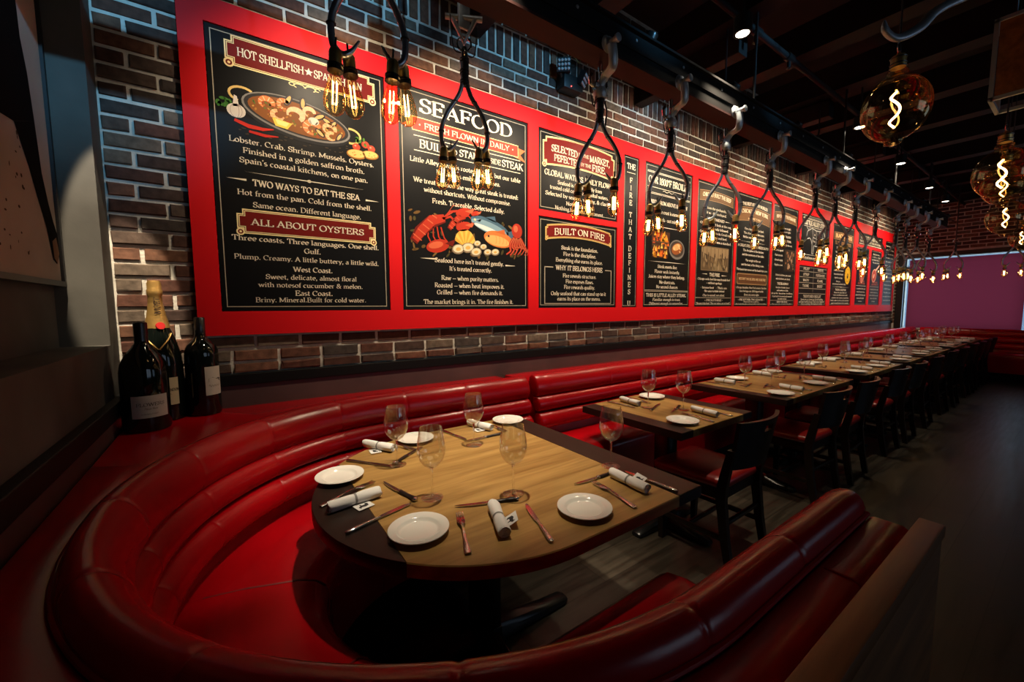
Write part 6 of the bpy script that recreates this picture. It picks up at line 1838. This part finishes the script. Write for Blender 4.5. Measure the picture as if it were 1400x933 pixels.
# blue accent spotlights across the room colour the rail hooks, the upper bricks and the niche
for i, (x, tg) in enumerate(((.35, (-.62, 2.4, 2.75)), (.9, (.55, 2.4, 3.25)), (2.2, (1.9, 2.2, 3.15)), (3.6, (3.4, 2.2, 3.15)))):
    a = Vector((x, -1.2, 3.30)); d = (Vector(tg) - a).normalized(); rot = d.to_track_quat('Z', 'Y').to_matrix().to_4x4()
    h = thing('track_spotlight', 'black track spotlight with blue light on the aisle side', 'spotlight', tuple(a), 0, 'blue spotlights on the aisle side')
    MB().lathe([(.0, -.10), (.030, -.10), (.036, -.09), (.036, .02), (.033, .02), (.033, -.01), (.0, -.01)], 18, mat=Matrix.Translation(a) @ rot).build('head', 'black_iron', h, angle=40)
    MB().tube([tuple(a), (x, -1.2, 3.41)], .009, 8).build('stem', 'black_iron', h)
    light_obj('blue_beam', 'SPOT', tuple(a + d * .03), P_BLUE, (.20, .60, 1.0), tg, .03, (30 if i == 0 else 22), 1.0, parent=h)

# ------------------------------------------------------------------ emergency light on the bricks
em = thing('emergency_light', 'black twin-head emergency light high on the brick wall', 'emergency light', (2.28, 2.50, 3.16))
MB().box(2.20, 2.40, 2.44, 2.537, 3.09, 3.20, bevel=.010).build('housing', 'black_rubber', em)
MB().lathe([(.0, 0), (.004, 0), (.004, .004), (0, .004)], 8, mat=Matrix.Translation((2.27, 2.4395, 3.108)) @ Matrix.Rotation(pi / 2, 4, 'X')).build('indicator', 'red_led', em)
for s, ang in ((-1, -.70), (1, .55)):
    A = Matrix.Translation((2.29 + s * .115, 2.42, 3.235 - (s > 0) * .055)) @ Matrix.Rotation(ang, 4, 'Z') @ Matrix.Rotation((.1 if s < 0 else .5), 4, 'X')
    mb = MB(); mb.box(-.052, .052, .004, .05, -.05, .05, mat=A); hd = mb.build('lamp_head', 'black_rubber', em, smooth=False)
    mb = MB()
    for i in range(3):
        for j in range(4): mb.lathe([(.0, -.006), (.008, -.004), (.0115, .002), (.0115, .006)], 10, mat=A @ Matrix.Translation((-.036 + .024 * j, .002, -.030 + .030 * i)) @ Matrix.Rotation(-pi / 2, 4, 'X'))
    mb.build('led_array', 'led', hd)
    mb = MB(); mb.tube([(2.29 + s * .115, 2.46, 3.20), (2.29 + s * .08, 2.48, 3.17)], .012, 8); mb.build('swivel', 'black_rubber', em)
MB().tube(catmull([(2.30, 2.50, 3.19), (2.26, 2.48, 3.30), (2.31, 2.47, 3.36), (2.38, 2.47, 3.33), (2.42, 2.49, 3.38)], 6), .004, 6).build('wiring', 'brass', em)

# ================================================================== BOTTLES ON THE CORNER OF THE BOOTH
def wrap_label(mb, c, R, a0, a1, z0, z1, n=14):
    vs = []
    for i in range(n + 1):
        a = a0 + (a1 - a0) * i / n
        for z in (z0, z1): vs.append((c[0] + R * cos(a), c[1] + R * sin(a), c[2] + z))
    mb.add(vs, [(2 * i, 2 * i + 2, 2 * i + 3, 2 * i + 1) for i in range(n)])
def wrap_place(c, R, a_mid):
    return lambda u, v, h: (c[0] + (R + h) * cos(a_mid + u / R), c[1] + (R + h) * sin(a_mid + u / R), c[2] + v)
ZB = .8865
# front big wine bottle
c = (-.315, 2.285, ZB); fa = math.atan2(-c[1], -c[0])
bt = thing('wine_bottle', 'large dark wine bottle with a wide cream label in front of the gold-necked one', 'bottle', c, group=None)
MB().lathe([(.0, .012), (.060, .0), (.077, .003), (.080, .012), (.080, .25), (.074, .285), (.055, .325), (.034, .352), (.024, .37), (.0215, .40), (.0215, .445), (.0215, .452), (.0, .453)], 40, c).build('glass', 'bottle', bt, angle=50)
MB().lathe([(.0235, .378), (.0232, .384), (.0232, .453), (.019, .4575), (.0, .458)], 28, c).build('capsule', 'foil_black', bt, angle=40)
mb = MB(); wrap_label(mb, c, .0806, fa - .62, fa + .95, .062, .155); lb_ = mb.build('label', 'label', bt)
p = Printer(wrap_place((c[0], c[1], c[2]), .0808, fa + .17), base=.0003, step=.0001)
p.text('FLOWERS', 0, .118, .0135, .095, col=(0.05, 0.04, 0.03), bold=.9); p.text('Pinot Noir', 0, .100, .008, .045, col=(0.12, 0.09, 0.06), bold=.8, slant=.25); p.text('SONOMA COAST', -.005, .078, .005, .055, col=(0.10, 0.08, 0.05), bold=.9, arcs=8)
p.build('label_print', lb_)
# gold-necked champagne
c = (-.280, 2.452, ZB); fa = math.atan2(-c[1], -c[0])
bt = thing('champagne_bottle', 'tall champagne bottle with gold foil neck and red seal', 'bottle', c)
MB().lathe([(.0, .02), (.07, .0), (.081, .004), (.0835, .02), (.0835, .25), (.078, .31), (.062, .375), (.044, .43), (.033, .48), (.026, .53), (.0245, .585), (.027, .588), (.027, .598), (.0, .60)], 40, c).build('glass', 'bottle', bt, angle=50)
mb = MB(); mb.lathe([(.0475, .425), (.045, .436), (.0345, .484), (.0275, .532), (.0256, .570), (.0285, .578), (.0288, .596), (.0255, .602), (.0260, .625), (.022, .640), (.0, .642)], 28, c)
fo = mb.build('foil', 'foil_gold', bt, angle=40)
pl_ = wrap_place(c, .0315, fa + .15)
p = Printer(lambda u, v, h: pl_(-v + .0, u + .515, h + .0035 - (u) * .09), base=.0012, step=.0001); p.text('MOET', .012, .0, .020, .075, col=(0.05, 0.03, 0.02), bold=1.2); p.build('foil_print', fo)
se = MB().lathe([(.0, .004), (.016, .004), (.0175, .0015), (.0175, -.002), (.0, -.002)], 24, mat=Matrix.Translation(Vector(c) + Vector((.047 * cos(fa + .25), .047 * sin(fa + .25), .435))) @ Vector((cos(fa + .25), sin(fa + .25), .28)).to_track_quat('Z', 'Y').to_matrix().to_4x4())
se.build('red_seal', principled('red_wax_seal', (0.45, 0.01, 0.01), 0.4), bt)
mb = MB(); wrap_label(mb, c, .0841, fa - .75, fa + .75, .075, .20); l2 = mb.build('label', principled('gold_cream_label', (0.50, 0.42, 0.24), 0.6), bt)
p = Printer(wrap_place(c, .0844, fa + .1), base=.0003, step=.0001)
for k in range(3): p.poly([(-.013 + .0087 * k, .166), (-.0043 + .0087 * k, .166), (-.0087 + .0087 * k, .184)], (0.30, 0.12, 0.05))
p.rect(-.013, .161, .013, .165, (0.30, 0.12, 0.05)); p.text('MOET & CHANDON', 0, .144, .013, .112, col=(0.08, 0.05, 0.03), bold=1.0); p.text('IMPERIAL', 0, .126, .007, .05, col=(0.15, 0.10, 0.05)); p.star(0, .108, .006, (0.45, 0.04, 0.02)); p.text('BRUT', 0, .088, .009, .04, col=(0.05, 0.03, 0.02), bold=1.2)
p.build('label_print', l2)
mb = MB()
vs = []
for sgn in (-1, 1):
    P = [Vector((c[0] + rr * cos(fa + sgn * a), c[1] + rr * sin(fa + sgn * a), c[2] + z)) for a, rr, z in ((.95, .058, .40), (.6, .064, .375), (.25, .071, .350), (.02, .077, .33))]
    mb.tube(catmull(P, 4), .0032, 6)
mb.build('gold_neck_band', 'foil_gold', bt)
# right bottle
c = (-.126, 2.458, ZB); fa = math.atan2(-c[1], -c[0])
bt = thing('wine_bottle', 'dark wine bottle with a pale landscape label, rightmost of the three bottles', 'bottle', c)
MB().lathe([(.0, .014), (.055, .0), (.065, .003), (.068, .012), (.068, .285), (.066, .312), (.056, .338), (.036, .358), (.024, .375), (.0205, .40), (.0205, .455), (.0, .456)], 40, c).build('glass', 'bottle', bt, angle=50)
MB().lathe([(.0215, .392), (.0220, .396), (.0220, .466), (.018, .471), (.0, .4715)], 28, c).build('capsule', 'foil_black', bt, angle=40)
mb = MB(); wrap_label(mb, c, .0686, fa + .10, fa + 1.25, .098, .235); l3 = mb.build('label', 'label', bt)
p = Printer(wrap_place(c, .0689, fa + .68), base=.0003, step=.0001)
p.poly([(-.026, .162), (.030, .162), (.034, .176), (.02, .180), (.008, .175), (-.008, .183), (-.026, .178)], (0.10, 0.09, 0.075)); p.rect(-.030, .160, .034, .163, (0.16, 0.14, 0.11))
p.stroke([(-.026 + .002 * k, .142 + .0045 * sin(k * 1.1) * (1 if k > 3 else 1.6)) for k in range(27)], .0014, (0.16, 0.12, 0.08)); p.rect(-.018, .123, .020, .1245, (0.2, 0.17, 0.13))
p.build('label_print', l3)
